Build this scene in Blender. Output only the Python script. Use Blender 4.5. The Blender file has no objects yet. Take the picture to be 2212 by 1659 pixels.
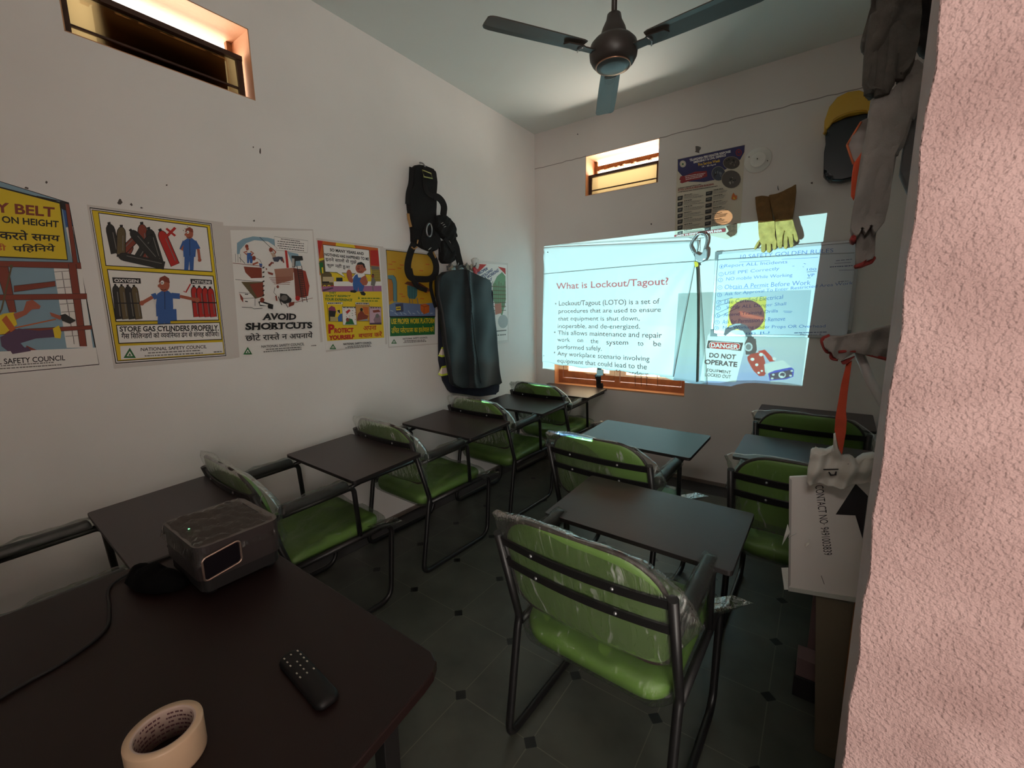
import bpy, bmesh, math, random, re
import numpy as np
from mathutils import Vector, Matrix
from mathutils.geometry import delaunay_2d_cdt

random.seed(7)
rng = np.random.default_rng(7)
scene = bpy.context.scene
col = scene.collection
PI = math.pi

# ------------------------------------------------------------------ camera
FPX, W_PX, H_PX = 920.0, 2212, 1659
YAW, PITCH, ROLL = math.radians(-35.9964), math.radians(-9.3477), math.radians(-0.9397)
CAM = Vector((2.40, 0.0, 1.45))
fw = Vector((math.sin(YAW) * math.cos(PITCH), math.cos(YAW) * math.cos(PITCH), math.sin(PITCH)))
rt = Vector((math.cos(YAW), -math.sin(YAW), 0))
up = rt.cross(fw)
RT = rt * math.cos(ROLL) + up * math.sin(ROLL)
UP = -rt * math.sin(ROLL) + up * math.cos(ROLL)
cam_data = bpy.data.cameras.new('camera')
cam_data.sensor_width = 36
cam_data.lens = 36 * FPX / W_PX
cam_data.clip_start = 0.01
cam = bpy.data.objects.new('camera', cam_data)
rot = Matrix((RT, UP, -fw)).transposed().to_4x4()
cam.matrix_world = Matrix.Translation(CAM) @ rot
col.objects.link(cam)
scene.camera = cam

# ------------------------------------------------------------------ world, daylight, exposure
D = 3.74            # far wall
CEIL = 3.15
XR = 2.95           # right wall
YB = -1.0           # wall behind the camera
world = bpy.data.worlds.new('daylight')
scene.world = world
world.use_nodes = True
bg = world.node_tree.nodes['Background']
bg.inputs['Color'].default_value = (1.0, 0.90, 0.79, 1)
bg.inputs['Strength'].default_value = 3.0
world.cycles.sampling_method = 'NONE'
scene.view_settings.view_transform = 'Standard'
scene.view_settings.look = 'None'
scene.view_settings.gamma = 1.0
scene.view_settings.use_curve_mapping = False
scene.view_settings.exposure = 0.22
scene.cycles.transparent_max_bounces = 16
scene.cycles.max_bounces = 10
scene.cycles.diffuse_bounces = 6
scene.cycles.caustics_reflective = False
scene.cycles.caustics_refractive = False
scene.cycles.sample_clamp_indirect = 4.0
scene.cycles.use_denoising = True


def lamp(name, kind, loc, target, power, color, **kw):
    l = bpy.data.lights.new(name, kind)
    l.energy = power; l.color = color
    for k, v in kw.items():
        setattr(l, k, v)
    o = bpy.data.objects.new(name, l)
    o.location = loc
    o.rotation_euler = (Vector(target) - Vector(loc)).to_track_quat('-Z', 'Y').to_euler()
    col.objects.link(o)
    return o


def daylight(name, loc, target, sx, sy, power, color):
    lamp(name, 'AREA', loc, target, power, color, shape='RECTANGLE', size=sx, size_y=sy)


# daylight: one broad soft source outside each opening; the high back one is added fill
DAY = (1.0, 0.88, 0.75)
DOOR = (1.0, 0.92, 0.85)
daylight('daylight_left', (-0.75, 0.82, 2.45), (0, 0.82, 2.72), 1.1, 0.7, 38, DAY)
daylight('daylight_far', (0.87, D + 0.75, 2.40), (0.87, D, 2.70), 1.1, 0.7, 85, DAY)
daylight('daylight_window', (0.87, D + 0.55, 1.45), (0.87, D, 1.35), 1.2, 1.0, 30, DAY)
daylight('daylight_door', (3.55, YB - 0.10, 1.12), (3.3, 1, 1.2), 1.1, 2.2, 34, DOOR)
daylight('fill_back', (2.55, YB - 0.55, 2.80), (2.45, 1.6, 0.9), 0.7, 0.4, 18, DOOR)  # added fill lamp, brightens the sign and whatever faces the back wall
# a narrow ray of sun that slips in through the left ventilator and lands on the fire-safety poster
lamp('sun_ray', 'SPOT', (-0.21, 0.795, 2.829), (1.715, D, 2.155), 420, (1.0, 0.55, 0.26), spot_size=math.radians(1.75), spot_blend=0.12, shadow_soft_size=0.0)
# the projector's lamp: a point of light behind the slide in the projector's gate
LAMP = Vector((1.07, 0.44, 0.858))
lamp('projector_lamp', 'SPOT', LAMP, (1.215, D, 1.48), 660, (0.50, 0.96, 0.99), spot_size=math.radians(54), spot_blend=0.0, shadow_soft_size=0.0)


# ------------------------------------------------------------------ materials
def lin(c):
    return tuple((v / 255 / 12.92) if v / 255 <= 0.04045 else ((v / 255 + 0.055) / 1.055) ** 2.4 for v in c)


MATS = {}


def mat(name, rgb, rough=0.6, metal=0.0, vary=0.0, vscale=6.0, bump=0.0, bscale=60.0, spec=None, coat=0.0, detail=4.0):
    """Principled material; VARY mixes in a darker tone by noise (dirt, wear), BUMP is a noise relief."""
    if name in MATS:
        return MATS[name]
    m = bpy.data.materials.new(name); m.use_nodes = True
    nt = m.node_tree; b = nt.nodes['Principled BSDF']
    c = lin(rgb)
    b.inputs['Base Color'].default_value = (*c, 1)
    b.inputs['Roughness'].default_value = rough
    b.inputs['Metallic'].default_value = metal
    if spec is not None:
        b.inputs['Specular IOR Level'].default_value = spec
    if coat:
        b.inputs['Coat Weight'].default_value = coat
        b.inputs['Coat Roughness'].default_value = 0.12
    tc = nt.nodes.new('ShaderNodeTexCoord')
    if vary:
        n = nt.nodes.new('ShaderNodeTexNoise'); n.inputs['Scale'].default_value = vscale; n.inputs['Detail'].default_value = detail
        nt.links.new(tc.outputs['Object'], n.inputs['Vector'])
        r = nt.nodes.new('ShaderNodeValToRGB')
        r.color_ramp.elements[0].position = 0.3; r.color_ramp.elements[1].position = 0.7
        r.color_ramp.elements[0].color = (*[x * (1 - vary) for x in c], 1)
        r.color_ramp.elements[1].color = (*c, 1)
        nt.links.new(n.outputs['Fac'], r.inputs['Fac'])
        nt.links.new(r.outputs['Color'], b.inputs['Base Color'])
    if bump:
        n = nt.nodes.new('ShaderNodeTexNoise'); n.inputs['Scale'].default_value = bscale; n.inputs['Detail'].default_value = 5
        nt.links.new(tc.outputs['Object'], n.inputs['Vector'])
        bp = nt.nodes.new('ShaderNodeBump'); bp.inputs['Strength'].default_value = bump; bp.inputs['Distance'].default_value = 0.004
        nt.links.new(n.outputs['Fac'], bp.inputs['Height'])
        nt.links.new(bp.outputs['Normal'], b.inputs['Normal'])
    MATS[name] = m
    return m


def film(name, tint=(252, 255, 252), haze=0.10, rough=0.14, scale=11.0):
    """Clear crinkled plastic film: mostly transparent, with a glossy sheen and milky creases that double as painted highlights."""
    if name in MATS:
        return MATS[name]
    m = bpy.data.materials.new(name); m.use_nodes = True
    nt = m.node_tree; nt.nodes.clear()
    out = nt.nodes.new('ShaderNodeOutputMaterial')
    tr = nt.nodes.new('ShaderNodeBsdfTransparent'); tr.inputs['Color'].default_value = (*lin(tint), 1)
    gl = nt.nodes.new('ShaderNodeBsdfGlossy'); gl.inputs['Roughness'].default_value = rough
    df = nt.nodes.new('ShaderNodeBsdfDiffuse'); df.inputs['Color'].default_value = (0.75, 0.78, 0.75, 1)
    tc = nt.nodes.new('ShaderNodeTexCoord')
    mp = nt.nodes.new('ShaderNodeMapping'); mp.inputs['Scale'].default_value = (2.6, 1.4, 0.45); mp.inputs['Rotation'].default_value = (0.2, 0.35, 0.5)
    n = nt.nodes.new('ShaderNodeTexNoise'); n.inputs['Scale'].default_value = scale; n.inputs['Detail'].default_value = 3; n.inputs['Distortion'].default_value = 1.5
    nt.links.new(tc.outputs['Object'], mp.inputs['Vector']); nt.links.new(mp.outputs['Vector'], n.inputs['Vector'])
    bp = nt.nodes.new('ShaderNodeBump'); bp.inputs['Strength'].default_value = 0.7; bp.inputs['Distance'].default_value = 0.02
    nt.links.new(n.outputs['Fac'], bp.inputs['Height'])
    nt.links.new(bp.outputs['Normal'], gl.inputs['Normal'])
    lw = nt.nodes.new('ShaderNodeFresnel'); lw.inputs['IOR'].default_value = 1.45
    hf = nt.nodes.new('ShaderNodeMath'); hf.operation = 'MULTIPLY'; hf.inputs[1].default_value = 0.55
    nt.links.new(lw.outputs['Fac'], hf.inputs[0])
    mx = nt.nodes.new('ShaderNodeMixShader')
    nt.links.new(hf.outputs[0], mx.inputs['Fac']); nt.links.new(tr.outputs[0], mx.inputs[1]); nt.links.new(gl.outputs[0], mx.inputs[2])
    r = nt.nodes.new('ShaderNodeValToRGB')  # pale diffuse streaks: milky creases plus highlights put into the colour
    r.color_ramp.elements[0].position = 0.62; r.color_ramp.elements[0].color = (haze * 0.12,) * 3 + (1,)
    r.color_ramp.elements[1].position = 0.76; r.color_ramp.elements[1].color = (min(1, haze * 2.4),) * 3 + (1,)
    nt.links.new(n.outputs['Fac'], r.inputs['Fac'])
    mx2 = nt.nodes.new('ShaderNodeMixShader')
    nt.links.new(r.outputs['Color'], mx2.inputs['Fac']); nt.links.new(mx.outputs[0], mx2.inputs[1]); nt.links.new(df.outputs[0], mx2.inputs[2])
    nt.links.new(mx2.outputs[0], out.inputs['Surface'])
    MATS[name] = m
    return m


def glassy(name, rgb, trans, rough=0.5):
    """Dusty pane: part of the light goes straight through, part is scattered by the dust."""
    if name in MATS:
        return MATS[name]
    m = bpy.data.materials.new(name); m.use_nodes = True
    nt = m.node_tree; nt.nodes.clear()
    out = nt.nodes.new('ShaderNodeOutputMaterial')
    tr = nt.nodes.new('ShaderNodeBsdfTransparent'); tr.inputs['Color'].default_value = (*lin(rgb), 1)
    tl = nt.nodes.new('ShaderNodeBsdfTranslucent'); tl.inputs['Color'].default_value = (*lin(rgb), 1)
    mx = nt.nodes.new('ShaderNodeMixShader'); mx.inputs['Fac'].default_value = 1 - trans
    nt.links.new(tr.outputs[0], mx.inputs[1]); nt.links.new(tl.outputs[0], mx.inputs[2])
    nt.links.new(mx.outputs[0], out.inputs['Surface'])
    MATS[name] = m
    return m


def dye(name, rgb):
    """Coloured slide film: light passes and takes the colour (RGB is the transmitted colour as seen)."""
    if name in MATS:
        return MATS[name]
    m = bpy.data.materials.new(name); m.use_nodes = True
    nt = m.node_tree; nt.nodes.clear()
    out = nt.nodes.new('ShaderNodeOutputMaterial')
    tr = nt.nodes.new('ShaderNodeBsdfTransparent'); tr.inputs['Color'].default_value = (*lin(rgb), 1)
    nt.links.new(tr.outputs[0], out.inputs['Surface'])
    MATS[name] = m
    return m


# ------------------------------------------------------------------ mesh building
def vec(p):
    return Vector(p)


def ray(px, py):
    return (RT * ((px - W_PX / 2) / FPX) - UP * ((py - H_PX / 2) / FPX) + fw)


def on(axis, val, px, py):
    """Where a pixel's sight line meets the plane AXIS = VAL."""
    d = ray(px, py); i = 'xyz'.index(axis)
    return CAM + d * ((val - CAM[i]) / d[i])


class MB:
    def __init__(self):
        self.v = []; self.f = []; self.m = []; self.s = []

    def add(self, verts, faces, mi=0, smooth=False):
        o = len(self.v)
        self.v.extend(tuple(p) for p in verts)
        for f in faces:
            self.f.append([i + o for i in f]); self.m.append(mi); self.s.append(smooth)

    def box(self, a, b, mi=0, mtx=None):
        x0, y0, z0 = a; x1, y1, z1 = b
        vs = [Vector(p) for p in ((x0, y0, z0), (x1, y0, z0), (x1, y1, z0), (x0, y1, z0), (x0, y0, z1), (x1, y0, z1), (x1, y1, z1), (x0, y1, z1))]
        if mtx:
            vs = [mtx @ p for p in vs]
        self.add(vs, [(0, 3, 2, 1), (4, 5, 6, 7), (0, 1, 5, 4), (1, 2, 6, 5), (2, 3, 7, 6), (3, 0, 4, 7)], mi)

    def tube(self, pts, r, n=10, mi=0, closed=False, squash=1.0, side=None):
        pts = [Vector(p) for p in pts]
        N = len(pts)
        rs = r if isinstance(r, (list, tuple)) else [r] * N
        tang = []
        for i in range(N):
            a = pts[(i - 1) % N] if (closed or i > 0) else pts[i]
            b = pts[(i + 1) % N] if (closed or i < N - 1) else pts[i]
            t = (b - a); tang.append(t.normalized() if t.length > 1e-9 else Vector((0, 0, 1)))
        ref = Vector(side) if side else (Vector((0, 0, 1)) if abs(tang[0].z) < 0.9 else Vector((1, 0, 0)))
        u = (ref - tang[0] * ref.dot(tang[0])).normalized()
        vs = []
        for i in range(N):
            t = tang[i]
            u = (u - t * u.dot(t))
            u = u.normalized() if u.length > 1e-6 else t.orthogonal().normalized()
            w = t.cross(u)
            for k in range(n):
                a = 2 * PI * k / n
                vs.append(pts[i] + u * (math.cos(a) * rs[i]) + w * (math.sin(a) * rs[i] * squash))
        fs = []
        for i in range(N if closed else N - 1):
            j = (i + 1) % N
            for k in range(n):
                k2 = (k + 1) % n
                fs.append((i * n + k, i * n + k2, j * n + k2, j * n + k))
        self.add(vs, fs, mi, True)
        if not closed:
            o = len(self.v) - N * n
            self.f.append([o + k for k in range(n)][::-1]); self.m.append(mi); self.s.append(False)
            self.f.append([o + (N - 1) * n + k for k in range(n)]); self.m.append(mi); self.s.append(False)

    def ribbon(self, pts, w, t, normal, mi=0, closed=False):
        """Flat strap of width W and thickness T along PTS, its face towards NORMAL."""
        pts = [Vector(p) for p in pts]; N = len(pts); nn = Vector(normal).normalized()
        ws = w if isinstance(w, (list, tuple)) else [w] * N
        vs = []
        for i in range(N):
            a = pts[(i - 1) % N] if (closed or i > 0) else pts[i]
            b = pts[(i + 1) % N] if (closed or i < N - 1) else pts[i]
            tg = (b - a).normalized()
            sd = tg.cross(nn)
            sd = sd.normalized() if sd.length > 1e-6 else Vector((1, 0, 0))
            up_ = sd.cross(tg).normalized()
            h = ws[i] / 2
            vs += [pts[i] - sd * h - up_ * t / 2, pts[i] + sd * h - up_ * t / 2, pts[i] + sd * h + up_ * t / 2, pts[i] - sd * h + up_ * t / 2]
        fs = []
        for i in range(N if closed else N - 1):
            j = (i + 1) % N
            for k in range(4):
                k2 = (k + 1) % 4
                fs.append((i * 4 + k, i * 4 + k2, j * 4 + k2, j * 4 + k))
        if not closed:
            fs += [(3, 2, 1, 0), tuple((N - 1) * 4 + k for k in range(4))]
        self.add(vs, fs, mi, False)

    def lathe(self, prof, centre, n=32, mi=0, mtx=None, caps=True):
        c = Vector(centre); vs = []; fs = []
        for r, z in prof:
            for k in range(n):
                a = 2 * PI * k / n
                p = Vector((r * math.cos(a), r * math.sin(a), z))
                vs.append((mtx @ p if mtx else p) + c)
        for i in range(len(prof) - 1):
            for k in range(n):
                k2 = (k + 1) % n
                fs.append((i * n + k, i * n + k2, (i + 1) * n + k2, (i + 1) * n + k))
        self.add(vs, fs, mi, True)
        if caps:
            o = len(self.v) - len(vs)
            self.f.append([o + k for k in range(n)][::-1]); self.m.append(mi); self.s.append(False)
            self.f.append([o + (len(prof) - 1) * n + k for k in range(n)]); self.m.append(mi); self.s.append(False)

    def prism(self, outline, ext, mi=0):
        """Outline (3D points, in order) pushed along EXT."""
        e = Vector(ext); n = len(outline)
        a = [Vector(p) for p in outline]; b = [p + e for p in a]
        self.add(a + b, [tuple(range(n))[::-1], tuple(range(n, 2 * n))] + [(i, (i + 1) % n, n + (i + 1) % n, n + i) for i in range(n)], mi)

    def quad(self, a, b, c, d, mi=0):
        self.add([a, b, c, d], [(0, 1, 2, 3)], mi)

    def puffy(self, outline, fn, T, R=None, res=None, back=0.25, mi=0, bump=0.0, seed=1):
        """A padded shape: the 2D OUTLINE, swollen by T towards the front and BACK * T behind.
        FN(u, v, h) places a point, h being the height above the outline's plane."""
        P = np.array(outline, float)
        ext = (P.max(0) - P.min(0)).max()
        res = res or ext / 22
        R = R or T * 1.4
        pts = []
        n = len(P)
        for i in range(n):
            a, b = P[i], P[(i + 1) % n]
            k = max(1, int(round(np.linalg.norm(b - a) / res)))
            for j in range(k):
                pts.append(a + (b - a) * j / k)
        B = np.array(pts); nb = len(B)
        A0, A1 = B, np.roll(B, -1, 0)

        def dist(q):
            d = A1 - A0; w = q[:, None, :] - A0[None]
            t = np.clip((w * d[None]).sum(2) / np.maximum((d * d).sum(1), 1e-12)[None], 0, 1)
            return np.sqrt(((w - t[..., None] * d[None]) ** 2).sum(2)).min(1)

        def inside(q):
            x, y = q[:, 0:1], q[:, 1:2]
            c = ((A0[None, :, 1] > y) != (A1[None, :, 1] > y)) & (x < (A1[None, :, 0] - A0[None, :, 0]) * (y - A0[None, :, 1]) / (A1[None, :, 1] - A0[None, :, 1] + 1e-12) + A0[None, :, 0])
            return c.sum(1) % 2 == 1
        xs = np.arange(P[:, 0].min(), P[:, 0].max(), res); ys = np.arange(P[:, 1].min(), P[:, 1].max(), res * 0.87)
        g = []
        for j, y in enumerate(ys):
            for x in xs:
                g.append((x + (res / 2 if j % 2 else 0), y))
        g = np.array(g)
        ok = inside(g)
        g = g[ok]
        # rings that follow the outline, so that the rim is even
        tg = np.roll(B, -1, 0) - np.roll(B, 1, 0)
        nrm = np.stack([-tg[:, 1], tg[:, 0]], 1) / np.maximum(np.linalg.norm(tg, axis=1), 1e-12)[:, None]
        area2 = (B[:, 0] * np.roll(B[:, 1], -1) - np.roll(B[:, 0], -1) * B[:, 1]).sum()
        nrm *= 1 if area2 > 0 else -1
        rings = []
        for q in (0.12, 0.42, 0.9):
            c = B + nrm * (res * q)
            c = c[inside(c)]
            if len(c):
                c = c[dist(c) > res * q * 0.93]
            rings.append(c)
        if len(g):
            g = g[dist(g) > res * 1.35]
        allp = np.vstack([B] + [c for c in rings if len(c)] + ([g] if len(g) else []))
        r = delaunay_2d_cdt([Vector(p) for p in allp], [(i, (i + 1) % nb) for i in range(nb)], [], 1, 1e-7)
        V = np.array([(p.x, p.y) for p in r[0]]); F = [tuple(f) for f in r[2]]
        cen = np.array([V[list(f)].mean(0) for f in F])
        ok = inside(cen)
        F = [f for f, k in zip(F, ok) if k]
        dd = dist(V)
        h = np.sqrt(np.clip(1 - (1 - np.minimum(dd, R) / R) ** 2, 0, 1))
        rg = np.random.default_rng(seed)
        ph = rg.uniform(0, 6.28, 6)
        k = 6.28 / ext
        wob = (np.sin(V[:, 0] * k * 2.3 + ph[0] + 2 * np.sin(V[:, 1] * k * 1.1 + ph[1])) + 0.6 * np.sin(V[:, 0] * k * 5.1 + V[:, 1] * k * 2.2 + ph[2]) + 0.5 * np.sin(V[:, 1] * k * 4.3 + ph[3])) * bump
        hf = h * (T + wob); hb = -h * T * back
        m = len(V)
        o = len(self.v)
        bnd = dd < 1e-6
        idx_b = []
        verts = [fn(V[i, 0], V[i, 1], hf[i]) for i in range(m)]
        nxt = m
        for i in range(m):
            if bnd[i]:
                idx_b.append(i)
            else:
                verts.append(fn(V[i, 0], V[i, 1], hb[i])); idx_b.append(nxt); nxt += 1
        # orientation
        fs = []
        for f in F:
            fs.append(f); fs.append(tuple(idx_b[i] for i in reversed(f)))
        self.add(verts, fs, mi, True)

    def build(self, name, mats, parent=None, bevel=0.0, segs=2, subsurf=0, fix=False, loc=None):
        me = bpy.data.meshes.new(name)
        me.from_pydata(self.v, [], self.f)
        mats = mats if isinstance(mats, (list, tuple)) else [mats]
        for m in mats:
            me.materials.append(m)
        me.polygons.foreach_set('material_index', self.m)
        me.polygons.foreach_set('use_smooth', self.s)
        me.validate(); me.update()
        if fix:
            b = bmesh.new(); b.from_mesh(me)
            bmesh.ops.recalc_face_normals(b, faces=b.faces)
            b.to_mesh(me); b.free()
        o = bpy.data.objects.new(name, me)
        col.objects.link(o)
        if parent:
            o.parent = parent
        if loc:
            o.location = loc
        if bevel:
            md = o.modifiers.new('bevel', 'BEVEL'); md.width = bevel; md.segments = segs; md.limit_method = 'ANGLE'; md.angle_limit = math.radians(40)
        if subsurf:
            md = o.modifiers.new('subsurf', 'SUBSURF'); md.levels = subsurf; md.render_levels = subsurf
        return o


def fillet(pts, r, n=6):
    """Round the inner corners of a path."""
    pts = [Vector(p) for p in pts]
    rs = r if isinstance(r, (list, tuple)) else [r] * len(pts)
    out = [pts[0]]
    for i in range(1, len(pts) - 1):
        a, b, c = pts[i - 1], pts[i], pts[i + 1]
        d1 = (a - b); d2 = (c - b)
        q = min(rs[i], d1.length * 0.48, d2.length * 0.48)
        if q < 1e-5:
            out.append(b); continue
        p1 = b + d1.normalized() * q; p2 = b + d2.normalized() * q
        for k in range(n + 1):
            t = k / n
            out.append(p1 * (1 - t) ** 2 + b * 2 * t * (1 - t) + p2 * t * t)
    out.append(pts[-1])
    return out


def smooth_path(pts, n=6):
    """Catmull-Rom curve through PTS."""
    pts = [Vector(p) for p in pts]
    P = [pts[0] * 2 - pts[1]] + pts + [pts[-1] * 2 - pts[-2]]
    out = []
    for i in range(1, len(P) - 2):
        for k in range(n):
            t = k / n
            out.append(0.5 * (2 * P[i] + (P[i + 1] - P[i - 1]) * t + (2 * P[i - 1] - 5 * P[i] + 4 * P[i + 1] - P[i + 2]) * t * t + (3 * P[i] - P[i - 1] - 3 * P[i + 1] + P[i + 2]) * t ** 3))
    out.append(pts[-1])
    return out


def rrect(x0, y0, x1, y1, r, n=5):
    rs = r if isinstance(r, (list, tuple)) else (r, r, r, r)      # bl, br, tr, tl
    out = []
    for (cx, cy, a0, q) in ((x0 + rs[0], y0 + rs[0], PI, rs[0]), (x1 - rs[1], y0 + rs[1], 1.5 * PI, rs[1]), (x1 - rs[2], y1 - rs[2], 0, rs[2]), (x0 + rs[3], y1 - rs[3], PI / 2, rs[3])):
        for k in range(n + 1):
            a = a0 + PI / 2 * k / n
            out.append((cx + q * math.cos(a), cy + q * math.sin(a)))
    return out


def empty(name, loc=(0, 0, 0), rz=0.0):
    o = bpy.data.objects.new(name, None)
    o.empty_display_size = 0.1
    o.location = loc; o.rotation_euler = (0, 0, rz)
    col.objects.link(o)
    return o


def tag(o, label, cat, group=None, kind=None):
    o['label'] = label; o['category'] = cat
    if group:
        o['group'] = group
    if kind:
        o['kind'] = kind
    return o


def structure(o):
    o['kind'] = 'structure'
    return o


# ------------------------------------------------------------------ lettering
TXT = {}
HALF = re.compile('([\u0915-\u0939]\u094d)')


def raw_text(s, bold):
    key = (s, bold)
    if key in TXT:
        return TXT[key]
    c = bpy.data.curves.new('lettering', 'FONT'); c.body = s; c.offset = bold; c.resolution_u = 3
    o = bpy.data.objects.new('lettering', c); col.objects.link(o)
    dg = bpy.context.evaluated_depsgraph_get()
    me = bpy.data.meshes.new_from_object(o.evaluated_get(dg))
    V = np.array([(v.co.x, v.co.y) for v in me.vertices]) if len(me.vertices) else np.zeros((0, 2))
    F = [tuple(p.vertices) for p in me.polygons]
    bpy.data.objects.remove(o); bpy.data.curves.remove(c); bpy.data.meshes.remove(me)
    TXT[key] = (V, F)
    return V, F


def clip_half(V, F, xc):
    b = bmesh.new()
    vs = [b.verts.new((x, y, 0)) for x, y in V]
    for f in F:
        try:
            b.faces.new([vs[i] for i in f])
        except ValueError:
            pass
    bmesh.ops.bisect_plane(b, geom=b.verts[:] + b.edges[:] + b.faces[:], plane_co=(xc, 0, 0), plane_no=(1, 0, 0), clear_outer=True)
    b.verts.ensure_lookup_table(); b.verts.index_update()
    V2 = np.array([(v.co.x, v.co.y) for v in b.verts]); F2 = [tuple(v.index for v in f.verts) for f in b.faces]
    b.free()
    return V2, F2


def text_shape(s, bold=0.0):
    """Flat lettering as (vertices, faces); half letters of Devanagari conjuncts lose their stem."""
    parts = [p for p in HALF.split(s) if p]
    if len(parts) == 1 and not HALF.match(parts[0]):
        V, F = raw_text(s, bold)
        return V.copy(), F
    VV = []; FF = []; x = 0.0; o = 0
    for p in parts:
        if HALF.match(p):
            V, F = raw_text(p[0], bold)
            w = V[:, 0].max()
            V, F = clip_half(V, F, w * 0.70)
            adv = w * 0.68
        else:
            V, F = raw_text(p, bold)
            lead = len(p) - len(p.lstrip()); trail = len(p) - len(p.rstrip())
            if not len(V):
                x += 0.3 * len(p); continue
            adv = V[:, 0].max() + 0.25 * trail
            if p.rstrip().endswith('ि'):               # this sign's hook reaches over the next letter
                adv = (raw_text(p.rstrip()[:-1], bold)[0][:, 0].max() if len(p.strip()) > 1 else 0) + 0.27
        VV.append(V + np.array([x, 0])); FF += [tuple(i + o for i in f) for f in F]
        o += len(V); x += adv
    return np.vstack(VV), FF


class Sheet:
    """Flat artwork on a wall plane: every shape is a thin layer on top of the ones before."""
    STEP = 0.00006

    def __init__(self, axis, val, sign, ox=0.0, oy=0.0, sc=1.0):
        self.axis, self.val, self.sign = axis, val, sign
        self.ox, self.oy, self.sc = ox, oy, sc
        self.mb = MB(); self.mats = []; self.layer = 0

    def mi(self, m):
        if m not in self.mats:
            self.mats.append(m)
        return self.mats.index(m)

    def pt(self, x, y):
        return on(self.axis, self.val, self.ox + x * self.sc, self.oy + y * self.sc)

    def lift(self, pts):
        self.layer += 1
        i = 'xyz'.index(self.axis); out = []
        for p in pts:
            p = Vector(p); p[i] = self.val + self.sign * self.STEP * self.layer
            out.append(p)
        return out

    def poly(self, m, pts):
        p3 = self.lift([self.pt(*p) for p in pts])
        i = 'xyz'.index(self.axis)
        a, b = ((1, 2) if i == 0 else (0, 2))
        if len(p3) == 4:
            self.mb.add(p3, [(0, 1, 2, 3)], self.mi(m)); return
        r = delaunay_2d_cdt([Vector((p[a], p[b])) for p in p3], [(k, (k + 1) % len(p3)) for k in range(len(p3))], [], 1, 1e-7)
        vs = []
        for q in r[0]:
            p = Vector(); p[i] = p3[0][i]; p[a] = q.x; p[b] = q.y; vs.append(p)
        # keep triangles inside the outline
        P = [(p[a], p[b]) for p in p3]

        def ins(x, y):
            c = False; n = len(P)
            for k in range(n):
                (x0, y0), (x1, y1) = P[k], P[(k + 1) % n]
                if (y0 > y) != (y1 > y) and x < (x1 - x0) * (y - y0) / (y1 - y0) + x0:
                    c = not c
            return c
        fs = [f for f in r[2] if ins(sum(r[0][j].x for j in f) / len(f), sum(r[0][j].y for j in f) / len(f))]
        self.mb.add(vs, fs, self.mi(m))

    def ell(self, m, cx, cy, rx, ry=None, rot=0.0, n=20):
        ry = ry or rx; c, s = math.cos(rot), math.sin(rot)
        self.poly(m, [(cx + rx * math.cos(2 * PI * k / n) * c - ry * math.sin(2 * PI * k / n) * s, cy + rx * math.cos(2 * PI * k / n) * s + ry * math.sin(2 * PI * k / n) * c) for k in range(n)])

    def line(self, m, pts, w, closed=False):
        i = 'xyz'.index(self.axis); nn = Vector((0, 0, 0)); nn[i] = self.sign
        p3 = self.lift([self.pt(*p) for p in pts])
        q = self.pt(*pts[0]); e = self.pt(pts[0][0] + w, pts[0][1]); hw = (e - q).length
        e2 = self.pt(pts[0][0], pts[0][1] + w); hw = (hw + (e2 - q).length) / 2
        N = len(p3); vs = []; fs = []
        for k in range(N):
            a = p3[(k - 1) % N] if (closed or k > 0) else p3[k]
            b = p3[(k + 1) % N] if (closed or k < N - 1) else p3[k]
            sd = (b - a).cross(nn)
            sd = sd.normalized() * hw / 2 if sd.length > 1e-9 else Vector((0, 0, hw / 2))
            vs += [p3[k] - sd, p3[k] + sd]
        for k in range(N if closed else N - 1):
            j = (k + 1) % N
            fs.append((2 * k, 2 * k + 1, 2 * j + 1, 2 * j))
        self.mb.add(vs, fs, self.mi(m))

    def text(self, m, s, tl, tr, br, bl, bold=0.0):
        """Lettering fitted into the quad TL TR BR BL (artwork coordinates)."""
        V, F = text_shape(s, bold)
        lo, hi = V.min(0), V.max(0)
        U = (V - lo) / np.maximum(hi - lo, 1e-6)
        q = [self.pt(*p) for p in (tl, tr, br, bl)]
        vs = [q[3] * ((1 - u) * (1 - v)) + q[2] * (u * (1 - v)) + q[1] * (u * v) + q[0] * ((1 - u) * v) for u, v in U]
        self.mb.add(self.lift(vs), F, self.mi(m))

    def scrib(self, m, x0, y0, x1, y1, n=14, w=4, seed=0):
        """A line of print too small to read: a row of short dashes."""
        rg = random.Random(seed + int(x0 * 3 + y0))
        t = 0.0
        while t < 1:
            l = rg.uniform(0.5, 1.6) / n
            e = min(1, t + l)
            self.line(m, [(x0 + (x1 - x0) * t, y0 + (y1 - y0) * t), (x0 + (x1 - x0) * e, y0 + (y1 - y0) * e)], w)
            self.layer -= 1
            t = e + rg.uniform(0.15, 0.4) / n
        self.layer += 1

    def build(self, name, parent=None):
        return self.mb.build(name, self.mats, parent)


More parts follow.
